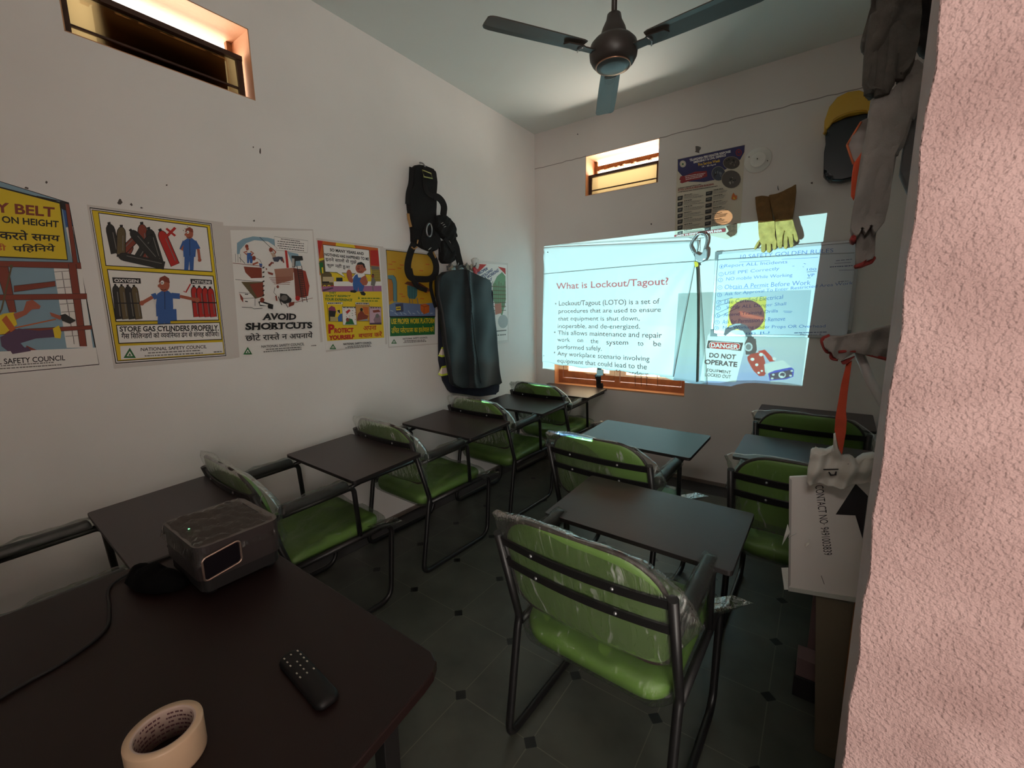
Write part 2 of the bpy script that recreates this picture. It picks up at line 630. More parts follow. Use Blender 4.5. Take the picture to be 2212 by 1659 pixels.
# ================================================================== THE SETTING
paint_l = mat('long_wall_paint', (246, 242, 239), 0.75, vary=0.05, vscale=2.2, bump=0.12, bscale=45)  # bounce light put into the colour: lighter than the other walls
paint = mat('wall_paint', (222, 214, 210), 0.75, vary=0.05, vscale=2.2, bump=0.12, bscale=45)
paint_c = mat('ceiling_paint', (224, 228, 224), 0.8, vary=0.04, vscale=1.5, bump=0.1, bscale=40)
peach = mat('peach_paint', (206, 154, 116), 0.7, vary=0.08, vscale=9, bump=0.25, bscale=60)
wood_o = mat('orange_wood', (168, 104, 66), 0.55, vary=0.35, vscale=14, bump=0.2, bscale=70)
wood_d = mat('dark_wood_frame', (70, 46, 34), 0.6, vary=0.3, vscale=20, bump=0.3, bscale=80)
mortar = mat('broken_mortar', (150, 104, 62), 0.9, vary=0.5, vscale=26, bump=0.8, bscale=60)
pane = glassy('dusty_pane', (104, 92, 64), 0.42)
pane_w = glassy('milky_pane', (206, 190, 160), 0.25)
black_m = mat('matt_black', (22, 21, 22), 0.6, bump=0.05)
smudge = mat('wall_smudge', (150, 140, 136), 0.9)
speck = mat('wall_speck', (92, 84, 80), 0.9)


def tile_material():
    m = bpy.data.materials.new('stone_tile'); m.use_nodes = True
    nt = m.node_tree; b = nt.nodes['Principled BSDF']; L = nt.links
    tc = nt.nodes.new('ShaderNodeTexCoord'); sp = nt.nodes.new('ShaderNodeSeparateXYZ')
    L.new(tc.outputs['Object'], sp.inputs[0])

    def M(op, a, b_=None):
        n = nt.nodes.new('ShaderNodeMath'); n.operation = op
        for i, v in enumerate((a, b_)):
            if v is None:
                continue
            if isinstance(v, (int, float)):
                n.inputs[i].default_value = v
            else:
                L.new(v, n.inputs[i])
        return n.outputs[0]

    def off(o, origin, pitch):            # distance to the nearest joint, in metres
        f = M('FRACT', M('ADD', M('DIVIDE', M('SUBTRACT', o, origin), pitch), 0.5))
        return M('MULTIPLY', M('ABSOLUTE', M('SUBTRACT', f, 0.5)), pitch)
    du = off(sp.outputs['X'], 0.0975, 0.3215); dv = off(sp.outputs['Y'], 0.03, 0.333)
    dia = M('LESS_THAN', M('ADD', du, dv), 0.027)
    joint = M('LESS_THAN', M('MINIMUM', du, dv), 0.0018)
    n = nt.nodes.new('ShaderNodeTexNoise'); n.inputs['Scale'].default_value = 5; n.inputs['Detail'].default_value = 6
    L.new(tc.outputs['Object'], n.inputs['Vector'])
    r = nt.nodes.new('ShaderNodeValToRGB')
    r.color_ramp.elements[0].position = 0.3; r.color_ramp.elements[0].color = (*lin((62, 64, 58)), 1)
    r.color_ramp.elements[1].position = 0.72; r.color_ramp.elements[1].color = (*lin((84, 86, 78)), 1)
    L.new(n.outputs['Fac'], r.inputs['Fac'])
    m1 = nt.nodes.new('ShaderNodeMixRGB'); L.new(joint, m1.inputs['Fac']); L.new(r.outputs['Color'], m1.inputs['Color1']); m1.inputs['Color2'].default_value = (*lin((100, 98, 88)), 1)
    m2 = nt.nodes.new('ShaderNodeMixRGB'); L.new(dia, m2.inputs['Fac']); L.new(m1.outputs['Color'], m2.inputs['Color1']); m2.inputs['Color2'].default_value = (*lin((18, 19, 20)), 1)
    L.new(m2.outputs['Color'], b.inputs['Base Color'])
    b.inputs['Roughness'].default_value = 0.42
    return m


tile = tile_material()
f = MB(); f.box((-0.3, YB - 0.1, -0.1), (4.2, D + 0.3, 0)); structure(f.build('floor', tile))
f = MB(); f.box((-0.3, YB - 0.1, CEIL), (4.2, D + 0.3, CEIL + 0.1)); structure(f.build('ceiling', paint_c))


def holed(mk, ua, ub, za, zb, holes, mi=0):
    """Wall cells around rectangular HOLES (u0, u1, z0, z1); MK(u0, u1, z0, z1) adds one cell."""
    us = sorted({ua, ub, *[h[0] for h in holes], *[h[1] for h in holes]})
    zs = sorted({za, zb, *[h[2] for h in holes], *[h[3] for h in holes]})
    for a, b in zip(us, us[1:]):
        for c, d in zip(zs, zs[1:]):
            um, zm = (a + b) / 2, (c + d) / 2
            if not any(h[0] < um < h[1] and h[2] < zm < h[3] for h in holes):
                mk(a, b, c, d)


W1 = (0.480, 1.154, 2.526, 2.848)
W2 = (0.545, 1.203, 2.500, 2.838)
W3 = (0.220, 1.494, 0.730, 1.930)
f = MB()
holed(lambda a, b, c, d: f.box((-0.23, a, c), (0, b, d)), YB - 0.1, D + 0.23, 0, CEIL, [W1])
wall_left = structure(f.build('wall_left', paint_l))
f = MB()
holed(lambda a, b, c, d: f.box((a, D, c), (b, D + 0.23, d)), 0, XR + 0.2, 0, CEIL, [W2, W3])
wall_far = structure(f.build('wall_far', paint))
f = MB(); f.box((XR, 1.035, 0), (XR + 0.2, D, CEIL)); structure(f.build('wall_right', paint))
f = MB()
holed(lambda a, b, c, d: f.box((a, YB - 0.1, c), (b, YB, d)), 0, 4.1, 0, CEIL, [(3.0, 4.1, 0.0, 2.25), (2.2, 2.9, 2.40, 2.75)])  # the small high opening is invented to let the fill lamp in
f.box((2.97, YB, 0), (3.0, -0.70, CEIL)); structure(f.build('wall_back', paint))  # added unseen stub, keeps door light off the near long wall and desk
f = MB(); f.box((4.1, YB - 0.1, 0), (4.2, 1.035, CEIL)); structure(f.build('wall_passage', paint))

# the half-brick wall beside the camera: pink stucco towards the daylight, its plain plastered end towards the room
m = bpy.data.materials.new('pink_stucco'); m.use_nodes = True
nt = m.node_tree; b = nt.nodes['Principled BSDF']; b.inputs['Roughness'].default_value = 0.85
tc = nt.nodes.new('ShaderNodeTexCoord')
n1 = nt.nodes.new('ShaderNodeTexNoise'); n1.inputs['Scale'].default_value = 185; n1.inputs['Detail'].default_value = 1.5; n1.inputs['Roughness'].default_value = 0.45
n2 = nt.nodes.new('ShaderNodeTexNoise'); n2.inputs['Scale'].default_value = 7; n2.inputs['Detail'].default_value = 5
n3 = nt.nodes.new('ShaderNodeTexNoise'); n3.inputs['Scale'].default_value = 12; n3.inputs['Detail'].default_value = 8; n3.inputs['Roughness'].default_value = 0.75
for n in (n1, n2, n3):
    nt.links.new(tc.outputs['Object'], n.inputs['Vector'])
r = nt.nodes.new('ShaderNodeValToRGB')
r.color_ramp.elements[0].position = 0.36; r.color_ramp.elements[0].color = (*lin((154, 125, 121)), 1)
r.color_ramp.elements[1].position = 0.66; r.color_ramp.elements[1].color = (*lin((174, 145, 141)), 1)
nt.links.new(n2.outputs['Fac'], r.inputs['Fac'])
r3 = nt.nodes.new('ShaderNodeValToRGB')
r3.color_ramp.elements[0].position = 0.66; r3.color_ramp.elements[0].color = (0, 0, 0, 1)
r3.color_ramp.elements[1].position = 0.78; r3.color_ramp.elements[1].color = (0.5, 0.5, 0.5, 1)
nt.links.new(n3.outputs['Fac'], r3.inputs['Fac'])
mx = nt.nodes.new('ShaderNodeMixRGB'); mx.inputs['Color2'].default_value = (*lin((140, 92, 90)), 1)
nt.links.new(r3.outputs['Color'], mx.inputs['Fac']); nt.links.new(r.outputs['Color'], mx.inputs['Color1'])
nt.links.new(mx.outputs['Color'], b.inputs['Base Color'])
bp = nt.nodes.new('ShaderNodeBump'); bp.inputs['Strength'].default_value = 0.9; bp.inputs['Distance'].default_value = 0.0060
nt.links.new(n1.outputs['Fac'], bp.inputs['Height']); nt.links.new(bp.outputs['Normal'], b.inputs['Normal'])
pink = m
plaster_end = mat('plaster_end', (196, 176, 174), 0.8, vary=0.1, vscale=12, bump=0.4, bscale=30)
f = MB()
nz = 60
zs = [CEIL * i / nz for i in range(nz + 1)]
ex = [2.4975 + 0.0022 * math.sin(i * 1.7) + rng.uniform(-0.0016, 0.0016) for i in range(nz + 1)]
for i in range(nz):                                   # slightly uneven plaster edge
    a, b_, z0, z1 = ex[i], ex[i + 1], zs[i], zs[i + 1]
    f.add([(a + 0.0015, 0.9, z0), (4.1, 0.9, z0), (4.1, 0.9, z1), (b_ + 0.0015, 0.9, z1)], [(0, 1, 2, 3)], 0, True)
    f.add([(a, 0.902, z0), (a + 0.0015, 0.9, z0), (b_ + 0.0015, 0.9, z1), (b_, 0.902, z1)], [(0, 1, 2, 3)], 0, True)
    f.add([(2.5, 1.035, z0), (a, 0.902, z0), (b_, 0.902, z1), (2.5, 1.035, z1)], [(0, 1, 2, 3)], 1, True)
f.add([(2.5, 1.035, 0), (4.1, 1.035, 0), (4.1, 1.035, CEIL), (2.5, 1.035, CEIL)], [(0, 3, 2, 1)], 2)
f.add([(2.5, 1.035, 0), (2.5, 0.906, 0), (4.1, 0.9, 0), (4.1, 1.035, 0)], [(0, 1, 2, 3)], 2)
structure(f.build('wall_entrance', [pink, plaster_end, paint]))

# skirting tile with a dark stone strip along the floor
skirt = mat('skirting_stone', (126, 112, 104), 0.6, vary=0.3, vscale=10)
strip = mat('dark_border_stone', (44, 44, 46), 0.45, vary=0.3, vscale=8)
f = MB(); f.box((0, YB, 0), (0.012, D, 0.028)); f.box((0.012, YB, 0), (0.138, D, 0.0015), 1); structure(f.build('baseboard_left', [skirt, strip]))
f = MB(); f.box((0.012, D - 0.012, 0), (XR, D, 0.03)); f.box((0.138, D - 0.22, 0), (XR, D - 0.012, 0.0015), 1); structure(f.build('baseboard_far', [skirt, strip]))

# hairline joint along the lintel, and small dirt marks on the plaster
f = MB()
pts = [(0.0 + i * 0.05, D - 0.0012, 2.838 + rng.uniform(-0.004, 0.004)) for i in range(12)]
f.ribbon(pts, 0.006, 0.001, (0, -1, 0))
pts = [(1.203 + i * 0.05, D - 0.0012, 2.838 + rng.uniform(-0.004, 0.004)) for i in range(36)]
f.ribbon(pts, 0.006, 0.001, (0, -1, 0))
o = structure(f.build('trim_1', smudge))


def blot(axis, val, sign, px, py, r, name_m, squash=1.0, seed=0):
    s = Sheet(axis, val, sign); rg = random.Random(seed)
    n = 11
    s.poly(name_m, [(px + r * (0.6 + 0.7 * rg.random()) * math.cos(2 * PI * k / n), py + r * squash * (0.6 + 0.7 * rg.random()) * math.sin(2 * PI * k / n)) for k in range(n)])
    return s


f = MB()
for i, (px, py, r, sq) in enumerate([(259, 437, 5, 1.2), (284, 442, 3, 1), (306, 449, 3, .6), (549, 477, 2.0, 1), (57, 407, 6, .5), (562, 326, 1.6, 4), (547, 318, 1.2, 1.6), (100, 394, 3, 1), (229, 1180, 3, 1.5), (360, 400, 2, 1)]):
    s = blot('x', 0.0, 1, px, py, r, speck, sq, i)
    f.add(s.mb.v, s.mb.f)
structure(f.build('trim_2', speck))
f = MB()
for i, (px, py, r, sq) in enumerate([(1507, 322, 7, 1.3), (1754, 395, 2.5, 1), (1346, 335, 0.1, 1), (1407, 484, 2, 1), (1248, 290, 1.5, 1)]):
    s = blot('y', D, -1, px, py, r, speck, sq, i + 40)
    f.add(s.mb.v, s.mb.f)
structure(f.build('trim_3', speck))


# ------------------------------------------------------------------ the two ventilators
def ventilator(name, W, mp, top, sl, sr):
    """W = opening; MP(u, depth, z) places a point, depth counted outwards from the inner face."""
    u0, u1, z0, z1 = W
    root = structure(empty(name, mp((u0 + u1) / 2, 0.1, z0)))
    inv = Matrix.Translation(-root.location)

    def bx(mb, a, b, mi=0):
        pa, pb = inv @ Vector(mp(*a)), inv @ Vector(mp(*b))
        mb.box([min(p, q) for p, q in zip(pa, pb)], [max(p, q) for p, q in zip(pa, pb)], mi)
    f = MB(); t = 0.004
    bx(f, (u0, 0.001, z1 - t), (u1, 0.23, z1)); bx(f, (u0, 0.001, z0), (u1, 0.23, z0 + t))
    bx(f, (u0, 0.001, z0), (u0 + t, 0.23, z1)); bx(f, (u1 - t, 0.001, z0), (u1, 0.23, z1))
    f.build('reveal', peach, root)
    f = MB()
    d0, d1 = 0.055, 0.085
    bx(f, (u0 + sl, d0, z0 + t), (u0 + sl + 0.028, d1, top)); bx(f, (u1 - sr - 0.026, d0, z0 + t), (u1 - sr, d1, top))
    bx(f, (u0 + sl, d0 - 0.004, top - 0.022), (u1 - sr, d1, top))
    f.build('frame', wood_d, root)
    zm = z0 + (top - z0) * 0.29
    for a, b in ((z0 + 0.006, zm - 0.004), (zm + 0.002, top - 0.02)):
        f = MB()
        pa, pb, pc, pd = mp(u0 + sl + .004, 0.066, a), mp(u1 - sr - .004, 0.066, a), mp(u1 - sr - .004, 0.074, b), mp(u0 + sl + .004, 0.074, b)
        f.quad(*[inv @ Vector(p) for p in (pa, pb, pc, pd)])
        f.build('louvre_pane', pane, root)
    f = MB(); bx(f, (u0 + sl, 0.062, zm - 0.005), (u1 - sr, 0.078, zm + 0.003)); f.build('glazing_bar', wood_d, root)
    f = MB()                                            # ragged remains of the outer frame
    n = 26
    for i in range(n):
        ua, ub = u0 + (u1 - u0) * i / n, u0 + (u1 - u0) * (i + 1) / n
        h = 0.032 + rng.uniform(-0.006, 0.008)
        bx(f, (ua, 0.175, 2.788 - h), (ub, 0.205, 2.790))
    bx(f, (u0, 0.18, z0), (u0 + 0.03, 0.205, z1)); bx(f, (u1 - 0.03, 0.18, z0), (u1, 0.205, z1))
    f.build('outer_frame', mortar, root)
    return root


ventilator('window_1', W1, lambda u, d, z: (-d, u, z), 2.735, 0.004, 0.020)
ventilator('window_2', W2, lambda u, d, z: (u, D + d, z), 2.687, 0.007, 0.006)
# an added dark board shades the middle of the left ventilator's panes
f = MB(); f.box((-0.125, 0.60, W1[2] + 0.005), (-0.105, 1.075, 2.715)); structure(f.build('trim_4', wood_d))

# ------------------------------------------------------------------ the wooden window behind the banner
root = structure(empty('window_3', ((W3[0] + W3[1]) / 2, D + 0.05, W3[2])))
rl = Vector(root.location)


def bxr(mb, a, b, mi=0):
    mb.box([p - q for p, q in zip(a, rl)], [p - q for p, q in zip(b, rl)], mi)


f = MB(); t = 0.004; u0, u1, z0, z1 = W3
bxr(f, (u0, D - 0.004, z0), (u1, D + 0.23, z0 + 0.012)); bxr(f, (u0, D + 0.001, z1 - t), (u1, D + 0.23, z1))
bxr(f, (u0, D + 0.001, z0), (u0 + t, D + 0.23, z1)); bxr(f, (u1 - t, D + 0.001, z0), (u1, D + 0.23, z1))
f.build('reveal', peach, root)
f = MB(); ys, ye = D + 0.085, D + 0.125
bxr(f, (u0 + t, ys, z0 + 0.012), (u1 - t, ye, z0 + 0.062)); bxr(f, (u0 + t, ys, z1 - 0.06), (u1 - t, ye, z1 - t))
bxr(f, (u0 + t, ys, z0 + 0.06), (u0 + 0.05, ye, z1 - 0.06)); bxr(f, (u1 - 0.05, ys, z0 + 0.06), (u1 - t, ye, z1 - 0.06)); bxr(f, (0.83, ys, z0 + 0.06), (0.88, ye, z1 - 0.06))
f.build('frame', wood_o, root, bevel=0.003)
for a, b in ((u0 + 0.055, 0.825), (0.885, u1 - 0.055)):
    f = MB()
    bxr(f, (a, ys + 0.008, z0 + 0.067), (b, ye - 0.004, z0 + 0.135)); bxr(f, (a, ys + 0.008, z0 + 0.13), (a + 0.05, ye - 0.004, z1 - 0.065)); bxr(f, (b - 0.05, ys + 0.008, z0 + 0.13), (b, ye - 0.004, z1 - 0.065)); bxr(f, (a, ys + 0.008, z1 - 0.12), (b, ye - 0.004, z1 - 0.065))
    f.build('sash', wood_o, root, bevel=0.002)
    f = MB(); f.quad(*[Vector(p) - rl for p in ((a + 0.05, ys + 0.02, z0 + 0.135), (b - 0.05, ys + 0.02, z0 + 0.135), (b - 0.05, ys + 0.02, z1 - 0.12), (a + 0.05, ys + 0.02, z1 - 0.12))])
    f.build('pane', pane_w, root)
wire_m = mat('black_wire', (26, 24, 24), 0.5)
f = MB()
for px in (1371, 1384, 1396, 1419):
    a = on('y', D + 0.075, px, 806); b_ = on('y', D + 0.075, px + 1.5, 834)
    f.tube([a - rl, (a + b_) / 2 - rl + Vector((0.002, -0.003, 0)), b_ - rl], 0.0022, 6)
f.build('window_wire', wire_m, root)


# ================================================================== THINGS ON THE WALLS
def ink(rgb):
    return mat('ink_%02x%02x%02x' % rgb, rgb, 0.55)


WHITE, BLK = ink((246, 242, 238)), ink((28, 24, 24))
YEL, RED, BLUE, GRN = ink((238, 206, 40)), ink((192, 42, 36)), ink((60, 100, 168)), ink((40, 112, 58))
BRN, ORG, SKY, GREY = ink((140, 62, 44)), ink((206, 104, 40)), ink((140, 172, 190)), ink((120, 116, 112))
DKB, SKIN, PUR, MUD = ink((44, 42, 40)), ink((178, 96, 72)), ink((92, 66, 96)), ink((104, 88, 58))
PAPER = mat('glossy_paper', (244, 240, 236), 0.35)
EDGE = mat('clear_tape', (222, 214, 209), 0.3)


def council(s, x0, x1, y, h, lx, ly, ls, bold=0.01):
    """The footer all these posters share: a green triangle, the name, two lines of small print."""
    s.poly(GRN, [(lx - ls, ly + ls * 0.75), (lx, ly - ls * 0.9), (lx + ls, ly + ls * 0.75)])
    s.poly(WHITE, [(lx - ls * 0.5, ly + ls * 0.45), (lx, ly - ls * 0.35), (lx + ls * 0.5, ly + ls * 0.45)])
    s.poly(GRN, [(lx - ls * 0.25, ly + ls * 0.38), (lx + 0, ly - ls * 0.05), (lx + ls * 0.25, ly + ls * 0.38)])


def taped(s, q):
    s.poly(PAPER, q)


# --- poster about safety belts, cut by the picture's edge
A = dict(ox=0.0, oy=380.0, sc=0.334539)
s = Sheet('x', 0.0, 1, **A); s.layer = 8
s.poly(PAPER, [(-640, -170), (447, 170), (643, 1222), (-420, 1325)])
s.poly(BLK, [(-640, -165), (445, 172), (641, 1219), (-420, 1320)])
s.poly(SKY, [(-632, -160), (438, 175), (612, 1110), (-440, 1150)])
s.poly(DKB, [(236, 128), (440, 172), (452, 235), (400, 215), (385, 165), (240, 150)])
s.poly(BLUE, [(405, 215), (452, 240), (470, 320), (425, 330)])
s.poly(WHITE, [(425, 335), (470, 325), (500, 560), (470, 560)])
s.poly(WHITE, [(345, 590), (525, 585), (600, 1110), (430, 1110)])
for i in range(9):
    s.line(GREY, [(350 + i * 9, 620 + i * 52), (470 + i * 10, 612 + i * 52)], 4)
    s.line(GREY, [(400 + i * 9, 620 + i * 52), (406 + i * 9, 670 + i * 52)], 4)
for p in ([(-40, 560), (45, 550), (105, 880), (60, 880)], [(-200, 545), (520, 560), (525, 600), (-200, 580)], [(440, 570), (490, 570), (560, 1100), (515, 1100)], [(90, 710), (355, 680), (358, 712), (90, 750)], [(-200, 770), (560, 760), (562, 795), (-200, 805)], [(-60, 1000), (590, 965), (592, 990), (-60, 1030)], [(420, 180), (445, 185), (500, 560), (470, 560)]):
    s.poly(BRN, p); s.line(DKB, p, 3, True)
s.line(MUD, [(75, 580), (10, 860), (-60, 1000)], 9); s.ell(MUD, 72, 585, 12)
s.line(ORG, [(-40, 1010), (360, 925)], 9)
s.poly(YEL, [(-120, 960), (20, 890), (90, 880), (110, 960), (30, 1020), (-100, 1040)])
s.poly(ORG, [(10, 930), (40, 900), (100, 985), (70, 1010)])
s.poly(SKIN, [(85, 890), (150, 870), (170, 810), (210, 800), (262, 840), (255, 858), (205, 862), (170, 895), (100, 930)])
s.poly(PUR, [(0, 1040), (120, 985), (250, 1000), (345, 990), (352, 1040), (230, 1050), (130, 1080), (180, 1130), (60, 1140), (10, 1100)])
s.poly(YEL, [(340, 985), (380, 965), (395, 1010), (390, 1050), (352, 1045)])
s.poly(DKB, [(385, 900), (420, 890), (490, 935), (450, 955), (400, 935)])
s.poly(SKIN, [(320, 880), (395, 905), (390, 930), (330, 905)])
s.poly(BRN, [(170, 1095), (262, 1135), (240, 1150), (160, 1140)])
s.poly(BLK, [(-640, -95), (392, 172), (438, 546), (-600, 500)])
s.poly(YEL, [(-632, -85), (383, 180), (432, 540), (-600, 490)])
s.text(BRN, 'Y BELT', (-38, 168), (352, 205), (352, 268), (-30, 235), 0.03)
s.text(BLK, 'ON HEIGHT', (8, 258), (378, 292), (378, 335), (14, 303), 0.025)
s.text(BLK, 'करते समय', (-10, 338), (385, 372), (385, 425), (-4, 412), 0.02)
s.text(ORG, 'ही', (-35, 432), (38, 440), (40, 490), (-30, 488), 0.025)
s.text(BLK, 'प िहिनये'.replace(' ', ''), (80, 440), (355, 438), (355, 497), (84, 497), 0.02)
s.poly(WHITE, [(-440, 1152), (618, 1108), (636, 1214), (-420, 1315)])
s.poly(PUR, [(60, 1120), (180, 1105), (200, 1130), (80, 1150)])
s.text(BLK, 'L SAFETY COUNCIL', (-18, 1182), (418, 1157), (420, 1190), (-12, 1218), 0.015)
s.scrib(GREY, -20, 1228, 345, 1203, 22, 8); s.scrib(GREY, -20, 1246, 400, 1218, 26, 8)
tag(s.build('poster'), 'safety belt poster in yellow and red showing a worker falling from scaffolding', 'poster', 'safety posters along the long wall')

# --- poster on gas cylinders
s = Sheet('x', 0.0, 1, **A); s.layer = 12
s.poly(EDGE, [(560, 185), (1440, 300), (1500, 1180), (735, 1245)])
s.poly(PAPER, [(575, 200), (1366, 306), (1463, 1165), (748, 1216)])
s.poly(BLK, [(577, 202), (1365, 307), (1461, 1163), (746, 1213)])
s.poly(WHITE, [(583, 210), (1361, 312), (1456, 1158), (751, 1206)])
s.poly(BLK, [(590, 217), (1357, 316), (1452, 1152), (757, 1198)])
s.poly(YEL, [(594, 222), (1354, 320), (1449, 1148), (761, 1193)])
s.poly(BLK, [(633, 236), (1339, 330), (1372, 622), (681, 581)])
s.poly(WHITE, [(638, 242), (1334, 335), (1367, 616), (686, 576)])


def cyl(s, m, x0, y0, x1, y1, w):
    dx, dy = x1 - x0, y1 - y0; L = math.hypot(dx, dy); ux, uy = dx / L, dy / L; px, py = -uy, ux
    h = w / 2
    P = [(x0 + px * h, y0 + py * h), (x0 + ux * w * .9 + px * h, y0 + uy * w * .9 + py * h)]
    pts = []
    for k in range(7):
        a = PI / 2 + PI * k / 6
        pts.append((x0 + ux * h * 1.5 + math.cos(a) * ux * h * 1.5 + math.sin(a) * px * h, y0 + uy * h * 1.5 + math.cos(a) * uy * h * 1.5 + math.sin(a) * py * h))
    pts += [(x1 - px * h, y1 - py * h), (x1 + px * h, y1 + py * h)]
    s.poly(BLK, [(x0 - ux * w * .25 + px * h * .35, y0 - uy * w * .25 + py * h * .35), (x0 - ux * w * .25 - px * h * .35, y0 - uy * w * .25 - py * h * .35), (x0 + ux * h - px * h * .35, y0 + uy * h - py * h * .35), (x0 + ux * h + px * h * .35, y0 + uy * h + py * h * .35)])
    s.poly(m, pts)
    s.line(BLK, pts, 4, True)
    s.line(GREY, [(x0 + ux * w - px * h * .4, y0 + uy * w - py * h * .4), (x1 - ux * w * .4 - px * h * .4, y1 - uy * w * .4 - py * h * .4)], 5)


cyl(s, BRN, 915, 312, 938, 560, 60); cyl(s, BRN, 850, 440, 800, 520, 56)
cyl(s, DKB, 705, 312, 745, 500, 56); cyl(s, DKB, 960, 345, 1025, 560, 58)
cyl(s, RED, 1035, 355, 1130, 575, 58); cyl(s, BRN, 780, 500, 880, 400, 48)
cyl(s, DKB, 975, 385, 880, 540, 46); cyl(s, DKB, 845, 355, 1010, 545, 52)
cyl(s, MUD, 782, 330, 780, 505, 56); cyl(s, DKB, 765, 515, 1060, 580, 50)
s.line(RED, [(1072, 340), (1130, 388)], 15); s.line(RED, [(1130, 335), (1078, 388)], 15)


def man(s, x, y, k, arms):
    """The boiler-suited worker of the gas poster, K = scale, at the top of his cap."""
    T = lambda pts: [(x + a * k, y + b_ * k) for a, b_ in pts]
    s.poly(BLUE, T([(-35, 250), (50, 250), (45, 380), (12, 380), (8, 300), (-2, 380), (-38, 380)]))
    for a in arms:
        s.line(BLUE, T(a[:2]), 40 * k); s.line(SKIN, T(a[1:]), 22 * k); s.ell(SKIN, x + a[-1][0] * k, y + a[-1][1] * k, 16 * k)
    s.poly(BLUE, T([(-40, 115), (-10, 95), (30, 92), (62, 118), (66, 200), (62, 262), (-45, 262), (-48, 190)]))
    s.ell(SKIN, x + 8 * k, y + 58 * k, 34 * k, 42 * k); s.ell(SKIN, x - 22 * k, y + 62 * k, 14 * k, 12 * k)
    s.poly(BRN, T([(-30, 40), (-22, 8), (10, -6), (38, 12), (44, 44), (8, 34)]))
    s.ell(WHITE, x - 6 * k, y + 40 * k, 12 * k, 14 * k); s.ell(BLK, x - 8 * k, y + 42 * k, 4 * k)
    s.line(BLK, T([(-18, 84), (4, 90), (20, 84)]), 4 * k)
    s.line(BLK, T([(10, 100), (12, 250)]), 3 * k)


man(s, 1215, 335, 0.72, [[(50, 120), (88, 190), (100, 290)], [(-30, 125), (-60, 200), (-20, 140)]])
for a, b_ in ((1178, 350), (1190, 340), (1205, 325)):
    s.line(BLK, [(a, b_), (a + 8, b_ + 6)], 3)
s.poly(BLK, [(688, 602), (1375, 645), (1412, 933), (744, 943)])
s.poly(WHITE, [(694, 608), (1370, 650), (1407, 928), (750, 937)])
s.poly(DKB, [(722, 655), (905, 662), (908, 696), (728, 692)])
s.text(WHITE, 'OXYGEN', (734, 664), (892, 670), (892, 690), (738, 686), 0.03)
s.poly(DKB, [(1226, 665), (1364, 672), (1367, 700), (1230, 698)])
s.text(WHITE, 'ACETYLENE', (1234, 673), (1358, 678), (1358, 697), (1238, 694), 0.03)
for i in range(4):
    cyl(s, MUD if i % 2 else DKB, 742 + i * 40, 708 + i * 2, 768 + i * 42, 925, 42)
    cyl(s, RED, 1248 + i * 35, 716 + i * 3, 1268 + i * 36, 910, 40)
s.line(BLK, [(735, 822), (912, 822)], 8); s.line(BLK, [(1240, 815), (1392, 820)], 8)
man(s, 1050, 650, 0.98, [[(55, 125), (110, 130), (225, 155)], [(-40, 125), (-70, 135), (-140, 175)]])
s.poly(BLUE, [(1030, 860), (1135, 860), (1138, 932), (1090, 936), (1084, 890), (1075, 936), (1030, 936)])
s.line(RED, [(1182, 745), (1196, 752), (1226, 698)], 8)
s.poly(BLK, [(746, 962), (1415, 944), (1430, 1058), (762, 1084)])
s.poly(WHITE, [(752, 967), (1411, 949), (1425, 1053), (767, 1078)])
s.text(BLK, 'STORE GAS CYLINDERS PROPERLY.', (768, 972), (1407, 962), (1408, 1000), (770, 1006), 0.03)
s.text(BLK, 'गैस िसिलन्डरों को व्यविस्थत ढंग से संग्रह कीिजये।', (778, 1008), (1408, 998), (1410, 1042), (782, 1058), 0.02)
s.poly(WHITE, [(772, 1098), (1432, 1072), (1440, 1142), (778, 1186)])
council(s, 0, 0, 0, 0, 834, 1145, 40)
s.text(BLK, 'NATIONAL SAFETY COUNCIL', (905, 1110), (1330, 1091), (1330, 1113), (905, 1131), 0.012)
s.scrib(GREY, 952, 1143, 1292, 1126, 18, 8); s.scrib(GREY, 930, 1162, 1305, 1143, 22, 8); s.scrib(GREY, 1375, 1137, 1432, 1133, 4, 8)
tag(s.build('poster'), 'yellow bordered poster showing gas cylinders and two men in blue', 'poster', 'safety posters along the long wall')

# --- avoid shortcuts
s = Sheet('x', 0.0, 1, ox=470.0, oy=480.0, sc=0.180818); s.layer = 16
s.poly(EDGE, [(40, 40), (1140, 85), (1255, 1430), (170, 1630)])
s.poly(PAPER, [(150, 95), (1130, 100), (1235, 1525), (262, 1612)])
s.poly(SKY, [(230, 250), (300, 200), (420, 170), (600, 185), (680, 205), (690, 290), (600, 230), (440, 215), (340, 250), (270, 330), (262, 380), (230, 380)])
s.poly(WHITE, [(675, 172), (1080, 222), (1070, 366), (720, 335), (695, 330), (690, 320), (710, 310), (685, 290)])
s.line(BLK, [(675, 172), (1080, 222), (1070, 366), (735, 338), (690, 335), (712, 312), (680, 285)], 3, True)
for i in range(5):
    s.scrib(BLK, 715 + (i == 0) * 40 + (i == 4) * 20, 200 + i * 27, 1030 - (i == 0) * 50, 230 + i * 28, 14, 8, i)
s.line(BLK, [(500, 178), (640, 310), (690, 420)], 6)
s.poly(BRN, [(310, 530), (525, 545), (530, 665), (400, 670), (330, 600)])
s.poly(WHITE, [(215, 685), (530, 672), (540, 712), (230, 705)]); s.line(BLK, [(210, 685), (540, 715)], 5)
s.poly(MUD, [(280, 712), (540, 716), (552, 885), (450, 915), (390, 850)])
s.poly(BRN, [(380, 740), (540, 720), (548, 880), (470, 900)])
s.poly(ink((170, 100, 78)), [(675, 560), (905, 545), (910, 600), (690, 640)])
s.poly(ink((176, 124, 104)), [(680, 560), (900, 550), (905, 690), (700, 740)])
s.poly(ink((122, 58, 46)), [(905, 545), (1010, 570), (1040, 900), (930, 900)])
